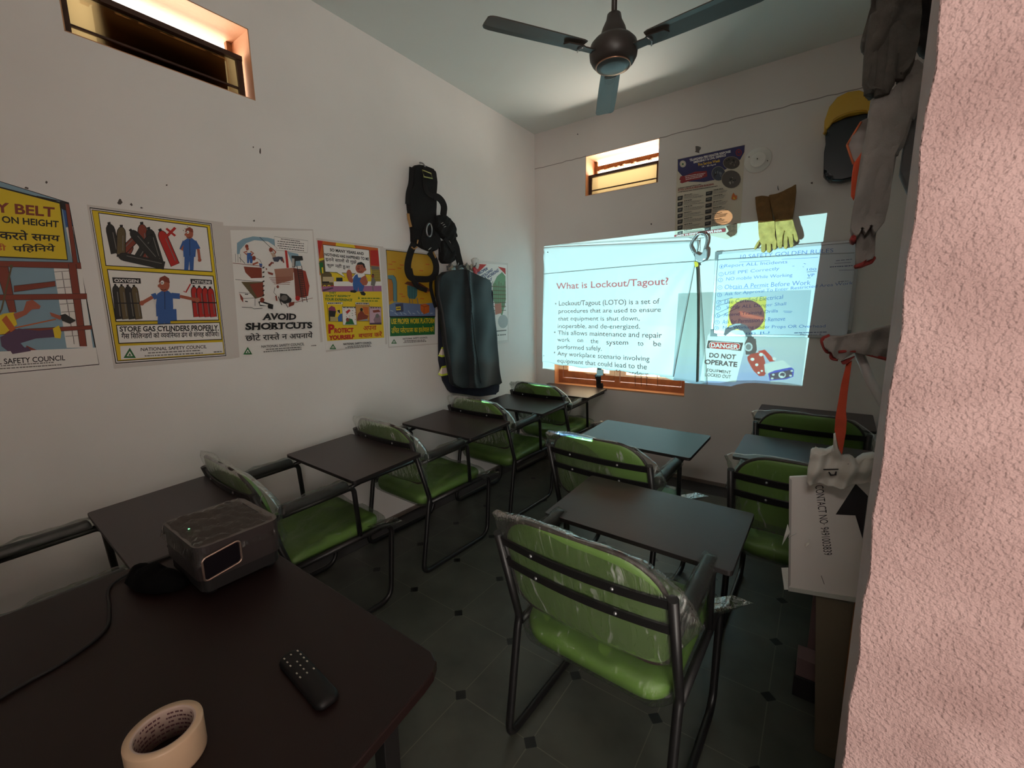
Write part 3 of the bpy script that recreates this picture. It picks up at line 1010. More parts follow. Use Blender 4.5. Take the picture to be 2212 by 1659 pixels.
s.poly(ink((166, 62, 46)), [(1010, 572), (1050, 585), (1095, 760), (1080, 880), (1030, 900)])
s.poly(RED, [(800, 335), (828, 340), (850, 545), (822, 548)])
s.poly(SKY, [(830, 350), (960, 380), (1000, 520), (900, 530)])
s.poly(DKB, [(880, 400), (1010, 405), (1020, 455), (930, 465), (925, 540), (890, 540)])
s.poly(ink((196, 186, 180)), [(885, 430), (915, 435), (915, 535), (885, 530)])
for a in (945, 1000):
    s.line(DKB, [(a, 520), (a + 68, 955)], 8)
for i in range(15):
    s.line(DKB, [(950 + i * 4.6, 560 + i * 26), (1003 + i * 4.6, 564 + i * 26)], 6)
# figures
s.poly(BLUE, [(345, 370), (395, 365), (420, 430), (410, 490), (385, 490), (378, 440), (370, 490), (350, 490)])
s.line(SKIN, [(350, 350), (310, 360), (350, 390)], 16); s.line(SKIN, [(390, 350), (425, 370), (395, 400)], 16)
s.ell(BRN, 345, 290, 20, 24); s.ell(SKIN, 352, 318, 18, 20)
s.poly(WHITE, [(430, 420), (500, 450), (525, 500), (500, 525), (420, 500)]); s.line(BLK, [(430, 420), (500, 450), (525, 500)], 5); s.ell(BRN, 430, 430, 22, 28); s.line(SKIN, [(415, 505), (480, 480)], 20)
s.poly(BLUE, [(490, 490), (530, 500), (525, 540), (500, 535)])
s.ell(BRN, 632, 330, 22, 28); s.line(SKIN, [(640, 310), (690, 355), (665, 400)], 16)
s.poly(ink((200, 170, 150)), [(625, 360), (680, 380), (700, 420), (655, 425)])
s.poly(ink((70, 72, 90)), [(650, 425), (720, 410), (770, 415), (790, 470), (760, 470), (740, 440), (720, 475), (670, 470)])
s.line(BRN, [(770, 430), (785, 485)], 16); s.line(BRN, [(650, 478), (610, 520)], 20); s.line(BLK, [(612, 500), (605, 525), (630, 525)], 6)
for p in ([(590, 590), (660, 610), (655, 635), (605, 620)], [(570, 545), (590, 560), (575, 575)], [(645, 480), (670, 480), (660, 500)]):
    s.poly(BRN, p)
for i in range(8):
    s.poly(BLK, [(530, 540 + i * 55), (552, 530 + i * 55), (556, 545 + i * 55), (532, 556 + i * 55)])
for i in range(5):
    s.line(BRN, [(610 + i * 14, 665 + i * 18), (880 - i * 6, 655 + i * 22)], 5)
s.poly(BLK, [(480, 950), (520, 940), (660, 985), (655, 1040), (600, 1030), (590, 1000), (500, 1000)])
s.poly(WHITE, [(500, 955), (600, 985), (590, 1000), (500, 985)])
s.poly(WHITE, [(250, 840), (390, 850), (440, 905), (440, 1000), (330, 990), (270, 900)]); s.line(BLK, [(250, 840), (390, 850), (440, 905), (440, 1000)], 5); s.line(BLK, [(300, 912), (440, 905)], 5)
s.poly(BRN, [(255, 845), (300, 905), (300, 960), (270, 920)])
s.line(BLK, [(285, 1015), (400, 1020), (430, 1035), (530, 1028)], 6); s.line(BLK, [(320, 860), (360, 862)], 10); s.line(BLK, [(322, 945), (355, 950)], 12)
s.poly(DKB, [(740, 850), (820, 860), (880, 920), (860, 960), (790, 975), (740, 940)])
s.ell(GREY, 790, 905, 40, 34); s.ell(BLK, 850, 935, 26, 26); s.line(BLK, [(720, 890), (760, 990)], 10); s.line(BLK, [(800, 960), (835, 1020)], 8)
s.poly(WHITE, [(680, 780), (730, 770), (760, 840), (700, 880), (665, 840)]); s.line(BLK, [(680, 780), (665, 840), (700, 880)], 5)
s.ell(BRN, 712, 772, 16, 18); s.line(BRN, [(690, 880), (700, 940)], 18)
s.poly(BRN, [(850, 960), (915, 950), (905, 990), (840, 1015)]); s.ell(RED, 950, 910, 28, 30); s.line(BRN, [(920, 960), (1130, 905)], 5); s.ell(BRN, 525, 930, 26, 30)
s.line(BRN, [(175, 490), (530, 525)], 6)
for a in (205, 235, 265):
    s.line(GREY, [(a, 380), (a + 3, 480)], 4)
s.line(BLK, [(250, 420), (320, 495)], 6)
# slab-serif heading: stems get little feet
for w, q in (('AVOID', ((540, 1088), (934, 1092), (932, 1166), (530, 1168))), ('SHORTCUTS', ((326, 1204), (1122, 1192), (1124, 1268), (322, 1290)))):
    s.text(BLK, w, *q, 0.045)
    n = len(w); (ax, ay), (bx_, by) = q[0], q[1]; (dx, dy), (cx_, cy_) = q[3], q[2]
    wid = {'A': .96, 'V': .93, 'O': 1.08, 'I': .42, 'D': 1.0, 'S': .74, 'H': 1.0, 'R': .86, 'T': .84, 'C': .95, 'U': .96}
    tot = sum(wid[c] for c in w); t = 0.0
    for c in w:
        t0, t1 = t / tot, (t + wid[c]) / tot; t += wid[c]
        P = lambda u, v: (ax * (1 - u) * (1 - v) + bx_ * u * (1 - v) + dx * (1 - u) * v + cx_ * u * v, ay * (1 - u) * (1 - v) + by * u * (1 - v) + dy * (1 - u) * v + cy_ * u * v)
        e = (t1 - t0)
        feet = {'A': [(.12, 1), (.88, 1)], 'V': [(.12, 0), (.88, 0)], 'I': [(.5, 0), (.5, 1)], 'D': [(.16, 0), (.16, 1)], 'H': [(.17, 0), (.17, 1), (.83, 0), (.83, 1)], 'R': [(.18, 0), (.18, 1), (.88, 1)], 'T': [(.5, 1)], 'U': [(.17, 0), (.83, 0)]}.get(c, [])
        for fx, v in feet:
            u = t0 + e * fx; k = 0.024 if w == 'AVOID' else 0.013
            if c == 'I':
                k *= 1.0
            s.line(BLK, [P(u - k * 1.25, 0.04 + v * 0.92), P(u + k * 1.25, 0.04 + v * 0.92)], 10)
s.text(BLK, 'छोटे रास्ते न अपनायें', (318, 1330), (1126, 1302), (1128, 1382), (328, 1422), 0.012)
council(s, 0, 0, 0, 0, 352, 1538, 54)
s.text(BLK, 'NATIONAL SAFETY COUNCIL', (514, 1472), (1026, 1438), (1026, 1470), (514, 1500), 0.01)
s.scrib(GREY, 570, 1520, 990, 1492, 18, 12); s.scrib(GREY, 540, 1548, 995, 1516, 22, 12); s.scrib(GREY, 1110, 1475, 1175, 1470, 4, 10)
tag(s.build('poster'), 'white poster reading avoid shortcuts with a cartoon of builders taking risks', 'poster', 'safety posters along the long wall')

# --- so many years
B = dict(ox=670.0, oy=500.0, sc=0.168801)
s = Sheet('x', 0.0, 1, **B); s.layer = 20
s.poly(EDGE, [(75, 85), (935, 195), (985, 1440), (200, 1545)])
s.poly(PAPER, [(88, 108), (888, 212), (962, 1452), (200, 1520)])
s.poly(RED, [(90, 112), (866, 213), (910, 775), (150, 770)])
s.poly(ORG, [(160, 122), (866, 213), (895, 560), (120, 560), (110, 330)])
s.poly(YEL, [(330, 143), (560, 173), (590, 240), (320, 210)])
s.poly(RED, [(765, 240), (866, 240), (885, 440), (775, 430)])
s.poly(YEL, [(110, 350), (200, 330), (880, 480), (905, 690), (145, 690)])
s.poly(MUD, [(115, 380), (180, 360), (210, 500), (270, 540), (300, 690), (150, 700)])
s.poly(GRN, [(110, 400), (160, 395), (175, 520), (130, 540)])
s.poly(YEL, [(145, 460), (162, 460), (168, 535), (150, 535)])
s.poly(ink((208, 190, 150)), [(160, 580), (300, 580), (300, 650), (160, 650)])
s.poly(DKB, [(150, 640), (240, 640), (240, 662), (150, 662)])
s.ell(YEL, 182, 706, 20); s.ell(YEL, 238, 704, 20); s.ell(MUD, 182, 706, 10); s.ell(MUD, 238, 704, 10)
s.poly(DKB, [(330, 590), (410, 590), (415, 660), (330, 665)])
s.poly(ink((170, 150, 60)), [(780, 480), (885, 490), (905, 690), (800, 690)])
for i in range(8):
    s.line(MUD, [(790, 500 + i * 22), (895, 505 + i * 22)], 4)
s.poly(GREY, [(775, 440), (880, 450), (884, 490), (778, 488)])
s.poly(WHITE, [(300, 640), (905, 640), (908, 700), (300, 700)])
s.poly(ink((170, 110, 150)), [(150, 705), (908, 695), (912, 770), (155, 775)])
s.poly(PUR, [(155, 745), (290, 712), (292, 732), (160, 772)])
s.poly(YEL, [(155, 772), (912, 768), (944, 1358), (215, 1402)])
s.poly(BLK, [(156, 165), (752, 235), (775, 555), (187, 520)])
s.poly(WHITE, [(162, 172), (747, 241), (770, 549), (192, 514)])
s.poly(WHITE, [(320, 510), (400, 520), (440, 585)])
s.line(BLK, [(320, 520), (440, 587), (400, 525)], 4)
s.text(BLK, 'SO MANY YEARS AND', (247, 215), (682, 268), (682, 305), (250, 255), 0.035)
s.text(BLK, 'NOTHING HAS HAPPENED TO ME', (178, 275), (747, 335), (747, 374), (182, 312), 0.035)
s.text(BLK, 'इतने सालों से मुझे', (188, 322), (590, 365), (590, 425), (192, 392), 0.015)
s.text(BLK, 'कुछ नहीं हुआ', (205, 400), (505, 428), (505, 492), (210, 464), 0.015)
# the stout man
s.poly(SKIN, [(460, 520), (480, 488), (505, 490), (530, 530), (535, 600), (560, 620), (530, 660), (490, 640), (465, 570)])
s.ell(SKIN, 640, 470, 64, 70); s.ell(SKIN, 700, 488, 14, 18); s.ell(ink((150, 66, 54)), 612, 478, 18, 14)
s.poly(BLK, [(590, 430), (602, 400), (650, 390), (690, 415), (700, 470), (685, 465), (665, 425), (620, 425)])
s.line(BLK, [(610, 512), (640, 520), (662, 508)], 5); s.line(BLK, [(608, 455), (628, 452)], 4); s.line(BLK, [(645, 452), (665, 458)], 4)
s.poly(WHITE, [(530, 590), (580, 530), (690, 540), (730, 620), (690, 660), (560, 640)])
s.line(BLK, [(530, 590), (580, 530)], 4); s.line(BLK, [(690, 540), (730, 620)], 4)
s.poly(BLUE, [(545, 600), (570, 560), (600, 545), (610, 590), (660, 590), (670, 620), (690, 690), (665, 770), (620, 765), (610, 705), (600, 770), (555, 760), (540, 680)])
s.poly(SKIN, [(650, 590), (700, 560), (735, 650), (715, 690), (670, 690), (630, 640)])
s.poly(BLK, [(510, 755), (570, 750), (592, 770), (570, 785), (510, 778)]); s.poly(BLK, [(630, 775), (680, 768), (708, 800), (690, 822), (650, 812)])
s.poly(GREY, [(780, 600), (800, 570), (835, 640), (820, 700), (770, 690)]); s.ell(BRN, 795, 570, 18, 26); s.line(GREY, [(795, 700), (800, 760)], 14); s.poly(DKB, [(780, 555), (800, 540), (815, 560)])
s.text(GRN, 'THEY', (232, 774), (330, 770), (330, 796), (232, 799), 0.025)
s.text(GRN, "DON'T RESPECT", (195, 808), (515, 815), (508, 842), (192, 838), 0.03)
s.text(GRN, 'YOUR EXPERIENCE', (180, 848), (535, 862), (528, 894), (178, 884), 0.03)
s.poly(GRN, [(608, 865), (616, 832), (630, 862)])
s.scrib(ink((120, 140, 40)), 650, 856, 895, 858, 8, 14); s.scrib(ink((120, 140, 40)), 650, 888, 860, 890, 7, 14)


def panel(q, bgm, draw):
    s.poly(BLK, q)
    cx, cy = sum(p[0] for p in q) / 4, sum(p[1] for p in q) / 4
    s.poly(bgm, [(cx + (x - cx) * .965, cy + (y - cy) * .965) for x, y in q])
    draw()


def d1():
    s.poly(ink((150, 60, 96)), [(225, 985), (265, 952), (310, 970), (325, 1020), (228, 1010)]); s.poly(DKB, [(228, 1010), (325, 1020), (300, 1150), (235, 1145)]); s.poly(ink((190, 170, 120)), [(250, 1090), (340, 1095), (335, 1150), (250, 1150)])
    s.poly(BLUE, [(345, 1100), (375, 1055), (404, 1050), (404, 1150), (350, 1152)]); s.ell(ink((220, 190, 170)), 355, 1030, 20, 26); s.poly(BLK, [(340, 1010), (372, 1002), (375, 1050), (362, 1040)])


def d2():
    s.poly(RED, [(445, 1030), (490, 995), (510, 1010), (470, 1055)]); s.poly(GRN, [(440, 1190), (470, 1110), (530, 1120), (560, 1190)]); s.ell(BRN, 470, 1130, 20, 26)
    for i in range(16):
        s.line(BLK if i % 2 else RED, [(420 + (i * 37) % 150, 1000 + (i * 53) % 150), (430 + (i * 37) % 150, 1006 + (i * 53) % 150)], 7)


def d3():
    s.poly(ORG, [(660, 960), (735, 970), (740, 1060), (690, 1060)]); s.poly(BRN, [(590, 1140), (600, 1060), (650, 1000), (690, 1060), (740, 1080), (720, 1120)]); s.ell(DKB, 648, 1000, 18, 22); s.poly(SKY, [(620, 1140), (720, 1120), (735, 1140)])


def d4():
    s.poly(BRN, [(790, 1010), (870, 1000), (890, 1030), (800, 1040)]); s.poly(ink((150, 120, 130)), [(800, 1130), (840, 1060), (890, 1080), (900, 1180), (820, 1180)]); s.ell(GREY, 850, 1080, 24, 28); s.poly(PUR, [(755, 1170), (900, 1165), (902, 1186), (755, 1188)])


panel([(208, 905), (410, 905), (410, 1155), (230, 1152)], YEL, d1)
s.poly(WHITE, [(210, 908), (408, 908), (408, 930), (212, 930)]); s.scrib(BLK, 222, 920, 398, 918, 8, 12)
panel([(400, 962), (575, 962), (592, 1198), (412, 1198)], WHITE, d2)
panel([(568, 905), (748, 912), (752, 1150), (585, 1148)], ink((206, 150, 70)), d3)
s.poly(WHITE, [(570, 908), (746, 915), (746, 936), (572, 932)]); s.scrib(BLK, 580, 922, 740, 924, 8, 12)
panel([(745, 960), (902, 965), (905, 1190), (750, 1192)], ink((206, 170, 186)), d4)
s.scrib(BLK, 410, 974, 570, 974, 7, 10); s.scrib(BLK, 760, 976, 890, 978, 5, 10)
s.text(RED, 'P', (220, 1186), (302, 1186), (302, 1300), (226, 1308), 0.05)
s.text(RED, 'ROTECT', (300, 1238), (545, 1232), (545, 1290), (300, 1302), 0.05)
s.text(RED, 'YOURSELF', (228, 1330), (556, 1318), (556, 1372), (230, 1392), 0.055)
s.text(RED, 'अपना', (670, 1212), (838, 1204), (838, 1258), (672, 1268), 0.012)
s.text(RED, 'बचाव करें', (606, 1290), (910, 1272), (912, 1345), (610, 1362), 0.012)
council(s, 0, 0, 0, 0, 282, 1475, 42)
s.text(BLK, 'NATIONAL SAFETY COUNCIL', (415, 1428), (776, 1410), (776, 1435), (415, 1455), 0.03)
s.scrib(GREY, 470, 1472, 760, 1452, 14, 9); s.scrib(GREY, 440, 1490, 770, 1470, 16, 9)
tag(s.build('poster'), 'orange and yellow poster of a stout waving man, reading protect yourself', 'poster', 'safety posters along the long wall')

# --- work platform
s = Sheet('x', 0.0, 1, **B); s.layer = 24
s.poly(EDGE, [(905, 205), (1640, 290), (1660, 1440), (1000, 1490)])
s.poly(PAPER, [(966, 232), (1625, 308), (1640, 1430), (1010, 1475)])
s.poly(BLK, [(966, 232), (1600, 306), (1600, 1092), (1014, 1094)])
PLAT = ink((206, 160, 40))
s.poly(PLAT, [(974, 242), (1594, 312), (1594, 1000), (1008, 1000)])
for x, y in ((1070, 388), (1025, 418), (1140, 470), (1062, 485), (1020, 485), (1170, 430), (1420, 500), (1500, 420), (1160, 800), (1190, 830), (1430, 860), (1060, 720), (1480, 780), (1540, 640)):
    s.poly(ORG, [(x - 26, y - 6), (x + 26, y - 2), (x + 24, y + 8), (x - 24, y + 4)])
s.poly(ink((190, 120, 40)), [(996, 610), (1050, 615), (1060, 880), (1010, 900)])
PIPE = ink((96, 140, 150))
s.poly(PIPE, [(990, 560), (1060, 560), (1090, 590), (1105, 650), (1108, 900), (1062, 895), (1056, 670), (1040, 615), (994, 606)])
s.line(DKB, [(1060, 560), (1090, 590), (1105, 650), (1108, 900)], 5); s.line(DKB, [(1062, 895), (1056, 670), (1040, 615), (994, 606)], 5)
s.poly(ink((70, 120, 124)), [(1238, 690), (1370, 700), (1366, 820), (1340, 865), (1262, 860), (1242, 820)])
for x in (1270, 1300, 1335):
    s.line(DKB, [(x, 700), (x, 860)], 4)
s.line(GREY, [(1268, 865), (1272, 930)], 12); s.line(GREY, [(1300, 865), (1318, 990)], 9); s.line(GREY, [(1365, 850), (1378, 930)], 12)
s.poly(ink((110, 130, 170)), [(1008, 940), (1080, 905), (1400, 930), (1592, 910), (1594, 1082), (1016, 1085)])
for i in range(10):
    s.line(ink((170, 184, 200)), [(1020 + i * 57, 1010 + (i * 31) % 60), (1060 + i * 56, 1022 + (i * 47) % 50)], 9)
s.poly(ink((70, 74, 104)), [(1085, 930), (1185, 915), (1190, 1025), (1095, 1035)]); s.poly(YEL, [(1092, 965), (1152, 958), (1155, 1005), (1098, 1010)]); s.scrib(DKB, 1100, 985, 1148, 982, 3, 18)
s.poly(ORG, [(1405, 935), (1470, 925), (1520, 945), (1520, 1035), (1450, 1060), (1408, 1010)]); s.line(BRN, [(1405, 935), (1455, 965), (1520, 945)], 6); s.line(BRN, [(1455, 965), (1450, 1060)], 6)
s.poly(ink((110, 60, 40)), [(1200, 668), (1240, 640), (1400, 660), (1560, 760), (1500, 772)])
s.poly(BLK, [(1014, 1086), (1592, 1080), (1592, 1098), (1015, 1104)])
s.poly(GRN, [(1016, 1102), (1592, 1096), (1590, 1318), (1018, 1342)])
s.text(YEL, 'USE PROPER WORK PLATFORM', (1030, 1116), (1585, 1108), (1585, 1176), (1032, 1186), 0.02)
s.text(YEL, 'उिचत प्लेटफार्म का इस्तेमाल करें', (1032, 1218), (1578, 1205), (1578, 1292), (1036, 1312), 0.012)
council(s, 0, 0, 0, 0, 1068, 1408, 36)
s.text(BLK, 'NATIONAL SAFETY COUNCIL', (1180, 1362), (1496, 1346), (1496, 1368), (1180, 1386), 0.012)
s.scrib(GREY, 1200, 1402, 1470, 1388, 14, 9); s.scrib(GREY, 1190, 1422, 1480, 1404, 16, 9)
tag(s.build('poster'), 'yellow poster with green caption about work platforms, partly behind the hanging harness', 'poster', 'safety posters along the long wall')

# --- scaffolding poster behind the apron
s = Sheet('x', 0.0, 1, ox=860.0, oy=340.0, sc=0.180818); s.layer = 28
s.poly(EDGE, [(900, 1225), (1310, 1262), (1320, 2210), (900, 2260)])
s.poly(PAPER, [(905, 1262), (1298, 1285), (1306, 2180), (905, 2230)])
s.poly(RED, [(935, 1272), (1055, 1280), (940, 1390)]); s.poly(RED, [(1190, 1305), (1280, 1325), (1283, 1400)])
INKB = ink((60, 74, 120))
s.text(INKB, 'PROPER', (944, 1372), (1068, 1308), (1074, 1340), (952, 1416), 0.04)
s.text(INKB, 'SCAFFOLDING', (930, 1452), (1122, 1322), (1128, 1358), (940, 1490), 0.04)
s.text(INKB, 'SAFE WORKING', (985, 1462), (1194, 1326), (1200, 1366), (998, 1500), 0.04)
s.text(INKB, 'AT HEIGHT', (980, 1540), (1118, 1432), (1122, 1466), (990, 1570), 0.04)
LG = ink((120, 160, 120))
s.poly(LG, [(1180, 1420), (1240, 1370), (1280, 1420), (1285, 1700), (1240, 1900), (1130, 1700), (1130, 1520)])
for i in range(7):
    s.line(MUD, [(1130 + i * 24, 1480 + (i % 3) * 20), (1132 + i * 23, 1800)], 7); s.line(MUD, [(1110, 1540 + i * 48), (1285, 1550 + i * 46)], 6)
s.poly(ink((190, 120, 100)), [(1150, 1750), (1230, 1740), (1235, 1860), (1160, 1880)]); s.ell(ink((180, 184, 184)), 1250, 1960, 60, 80)
s.line(GREY, [(1130, 2080), (1290, 2065)], 10); s.scrib(GREY, 1120, 2130, 1290, 2115, 8, 10)
tag(s.build('poster'), 'scaffolding poster with red corners in the room corner behind the black apron', 'poster', 'safety posters along the long wall')

# --- fire-safety poster on the screen wall
s = Sheet('y', D, -1, ox=1440.0, oy=300.0, sc=0.144665); s.layer = 32
FP = mat('fire_poster_paper', (206, 196, 178), 0.45)
NAVY, CRIM, GOLD = ink((48, 44, 96)), ink((146, 36, 44)), ink((222, 180, 60))
s.poly(FP, [(160, 300), (1172, 85), (1108, 1280), (1050, 1375), (1045, 1440), (900, 1500), (640, 1440), (120, 1465)])
s.poly(NAVY, [(168, 308), (1168, 92), (1160, 200), (1100, 310), (1000, 380), (860, 470), (780, 600), (560, 645), (330, 640), (230, 550), (168, 480)])
s.ell(ink((190, 186, 172)), 243, 375, 48, 52); s.ell(FP, 243, 375, 34, 38); s.ell(GRN, 243, 378, 14, 14)
s.ell(CRIM, 1078, 205, 46, 52); s.ell(NAVY, 1078, 205, 32, 38); s.ell(CRIM, 1078, 200, 18, 18)
s.text(WHITE, 'TELANGANA FIRE DISASTER RESPONSE', (342, 302), (956, 170), (958, 205), (346, 340), 0.03)
s.text(WHITE, 'EMERGENCY & CIVIL DEFENCE', (402, 335), (884, 228), (886, 260), (406, 368), 0.03)
s.text(GOLD, 'Fire Service Week', (468, 365), (800, 300), (802, 345), (474, 408), 0.03)
s.text(WHITE, '14 - 20 April', (528, 405), (734, 370), (736, 398), (532, 436), 0.02)
s.poly(CRIM, [(190, 610), (210, 560), (280, 550), (430, 490), (600, 480), (610, 560), (500, 600), (340, 630), (230, 665), (200, 650), (215, 625)])
for i in range(3):
    s.scrib(WHITE, 275 + i * 5, 560 + i * 25, 580 - i * 24, 512 + i * 25, 16, 8, i)
for cx, cy, rx, ry, ca, cb in ((970, 360, 122, 92, ink((74, 66, 62)), ink((120, 110, 100))), (776, 520, 98, 104, ink((62, 68, 84)), ink((110, 116, 126))), (966, 605, 142, 132, ink((86, 78, 74)), ink((176, 168, 158)))):
    s.ell(ink((170, 160, 140)), cx, cy, rx + 5, ry + 5); s.ell(ca, cx, cy, rx, ry)
    rg = random.Random(int(cx))
    for i in range(12):
        a, rr = rg.uniform(0, 6.28), rg.uniform(0, .66)
        x, y = cx + rx * rr * math.cos(a), cy + ry * rr * math.sin(a); w_, h_ = rg.uniform(8, 26), rg.uniform(14, 40)
        s.poly(cb if i % 2 else BLK, [(x - w_ / 2, y - h_ / 2), (x + w_ / 2, y - h_ / 2), (x + w_ / 2, y + h_ / 2), (x - w_ / 2, y + h_ / 2)])
s.scrib(BLK, 178, 742, 520, 680, 22, 9)
s.text(CRIM, 'IF YOU LIVE IN A HIGH-RISE BUILDING', (176, 752), (704, 662), (706, 690), (178, 782), 0.03)
s.scrib(BLK, 176, 800, 760, 705, 34, 9)
for i in range(7):
    y = 870 + i * 88
    s.poly(BLK if i % 2 else DKB, [(168, y - 5), (245, y - 22), (238, y + 40), (166, y + 54)])
    s.poly(GREY, [(180, y + 6), (225, y - 4), (222, y + 22), (180, y + 32)])
    s.scrib(BLK, 265, y - 28, 385, y - 48, 5, 10, i)
    for k in range(3):
        s.scrib(GREY, 265, y - 8 + k * 18, 480 + (k * 67 + i * 41) % 90, y - 40 + k * 18, 16, 7, i * 3 + k)
for i in range(7):
    y = 795 + i * 90
    s.poly(DKB if i % 2 else BLK, [(592 - i * 3, y), (688 - i * 4, y - 18), (682 - i * 4, y + 42), (588 - i * 3, y + 58)])
    s.poly(GREY, [(605 - i * 3, y + 14), (660 - i * 4, y + 4), (658 - i * 4, y + 18), (604 - i * 3, y + 30)])
    s.scrib(BLK, 705 - i * 4, y - 28, 840 - i * 4, y - 52, 6, 10, i)
    for k in range(3):
        s.scrib(GREY, 705 - i * 4, y - 8 + k * 18, 850 + (k * 57 + i * 31) % 70, y - 42 + k * 18, 14, 7, i * 5 + k)
s.poly(ORG, [(970, 900), (980, 850), (1000, 805), (1030, 850), (1055, 850), (1052, 900), (1020, 918), (990, 912)]); s.poly(GOLD, [(995, 900), (1005, 865), (1030, 895), (1015, 910)])
s.poly(CRIM, [(120, 1440), (878, 1338), (880, 1392), (118, 1466)])
s.text(WHITE, 'UNITE TO IGNITE A FIRE SAFE INDIA', (150, 1440), (830, 1352), (832, 1388), (150, 1460), 0.035)
STN = mat('damp_stain', (112, 82, 62), 0.9, vary=0.5, vscale=60)
s.poly(STN, [(890, 1300), (1050, 1262), (1048, 1400), (1020, 1440), (960, 1470), (890, 1420), (930, 1380)])
s.line(GREY, [(360, 1350), (560, 1330), (610, 1350), (540, 1380), (350, 1395)], 5); s.line(GREY, [(340, 1480), (420, 1500), (560, 1480)], 5); s.line(BLK, [(560, 1335), (640, 1325)], 9); s.ell(BLK, 640, 1328, 10, 12)
tag(s.build('poster'), 'fire service poster with navy header and photo circles beside the round junction cover', 'poster')

# --- round junction cover
c = on('y', D - 0.01, 1637, 345)
f = MB(); mtx = Matrix.Rotation(PI / 2, 3, 'X')
cov = mat('ivory_plastic', (226, 222, 216), 0.5)
f.lathe([(0.088, 0.0), (0.088, 0.006), (0.083, 0.010), (0.054, 0.011), (0.052, 0.016), (0.048, 0.017), (0.0, 0.017)], (0, 0, 0), 40, 0, mtx)
o = f.build('junction_cover', cov); o.location = (c.x, D, c.z); tag(o, 'round off-white junction box cover on the wall beside the fire poster', 'junction cover')
for dx, dz, q in ((-0.058, 0.030, 0.0035), (0.062, -0.02, 0.0035), (-0.003, 0.005, 0.004)):
    f = MB(); f.lathe([(q, 0.009 if q < .004 else 0.016), (q, 0.0125 if q < .004 else 0.0185), (0, 0.0127 if q < .004 else 0.0187)], (dx, 0, dz), 10, 0, mtx)
    f.build('screw', black_m, o)

# --- the white flex banner used as a screen
flex = mat('white_flex', (204, 206, 206), 0.45, bump=0.06, bscale=12)
f = MB()
q = [on('y', D - 0.012, *p) for p in ((1176, 535), (1511, 520), (1455, 815), (1171, 783))]
nu, nv = 70, 50; vs = []
for j in range(nv + 1):
    v = j / nv
    for i in range(nu + 1):
        u = i / nu
        p = q[0] * ((1 - u) * (1 - v)) + q[1] * (u * (1 - v)) + q[2] * (u * v) + q[3] * ((1 - u) * v)
        fold = 0.0035 * math.exp(-((u - 0.55) / 0.012) ** 2) + 0.003 * math.exp(-((u - 0.12) / 0.012) ** 2) + 0.003 * math.exp(-((v - 0.62) / 0.014) ** 2)
        drape = 0.004 * math.sin(9 * u + 5 * v + 2 * math.sin(6 * v)) + 0.003 * math.sin(21 * u * v + 3 * u)
        fan = 0.006 * max(0, u - 0.6) * math.sin(26 * math.atan2(v, 1.02 - u)) if u > 0.6 else 0
        pull = 0.006 * math.exp(-u * 9) * math.sin(20 * math.atan2(v + .01, u + .02))
        drop = 0.012 * math.sin(13 * u + 1) * 0.5 + 0.006 * math.sin(31 * u) if j == nv else 0
        vs.append(p + Vector((0, -0.008 - (fold + drape * 0.7 + fan + pull) - 0.004 * v, drop)))
fs = [(j * (nu + 1) + i, j * (nu + 1) + i + 1, (j + 1) * (nu + 1) + i + 1, (j + 1) * (nu + 1) + i) for j in range(nv) for i in range(nu)]
f.add(vs, fs, 0, True)
o = f.build('banner', flex)
md = o.modifiers.new('thick', 'SOLIDIFY'); md.thickness = 0.0006
tag(o, 'large creased white banner hung over the wooden window as projection screen', 'banner')
# a torn edge of a second sheet showing below the banner's corner
f = MB()
a = [on('y', D - 0.006, *p) for p in ((1174, 770), (1196, 772), (1195, 793), (1174, 794))]
f.add(a, [(0, 1, 2, 3)])
oo = f.build('hem_scrap', flex, o)
a = on('y', D - 0.021, 1184, 545)
nail = MB(); nail.lathe([(0.004, 0), (0.004, 0.012), (0, 0.013)], a, 10, 0, mtx); nail.build('nail', black_m, o)
# a thin line strung across banner and whiteboard
f = MB()
ends = [on('y', D - 0.034, 1174, 592), on('y', D - 0.045, 1365, 575), on('y', D - 0.036, 1500, 565), on('y', D - 0.036, 1640, 556), on('y', D - 0.045, 1772, 549), on('y', D - 0.04, 1846, 546)]
f.tube(smooth_path(ends, 6), 0.0016, 6)
f.tube([on('y', D - 0.03, 1176, 531), on('y', D - 0.03, 1500, 512)], 0.0014, 6)
tag(f.build('line', mat('thin_line', (96, 104, 104), 0.6)), 'thin grey line strung across the white banner and the whiteboard', 'line')

# --- a second, greyer sheet behind the banner's edge
grey_flex = mat('grey_flex', (206, 206, 200), 0.5, bump=0.06, bscale=14)
f = MB(); q = [on('y', D - 0.007, *p) for p in ((1440, 560), (1509, 556), (1528, 832), (1425, 815))]
nu, nv = 14, 40; vs = []
for j in range(nv + 1):
    for i in range(nu + 1):
        u, v = i / nu, j / nv
        p = q[0] * ((1 - u) * (1 - v)) + q[1] * (u * (1 - v)) + q[2] * (u * v) + q[3] * ((1 - u) * v)
        vs.append(p + Vector((0, -0.0025 * math.sin(14 * u + 6 * v) - 0.0015, 0.006 * math.sin(15 * u) if j == nv else 0)))
f.add(vs, [(j * (nu + 1) + i, j * (nu + 1) + i + 1, (j + 1) * (nu + 1) + i + 1, (j + 1) * (nu + 1) + i) for j in range(nv) for i in range(nu)], 0, True)
o = f.build('backing_sheet', grey_flex); md = o.modifiers.new('thick', 'SOLIDIFY'); md.thickness = 0.0006
tag(o, 'narrow greyish sheet showing between the white banner and the hanging lanyard', 'sheet')

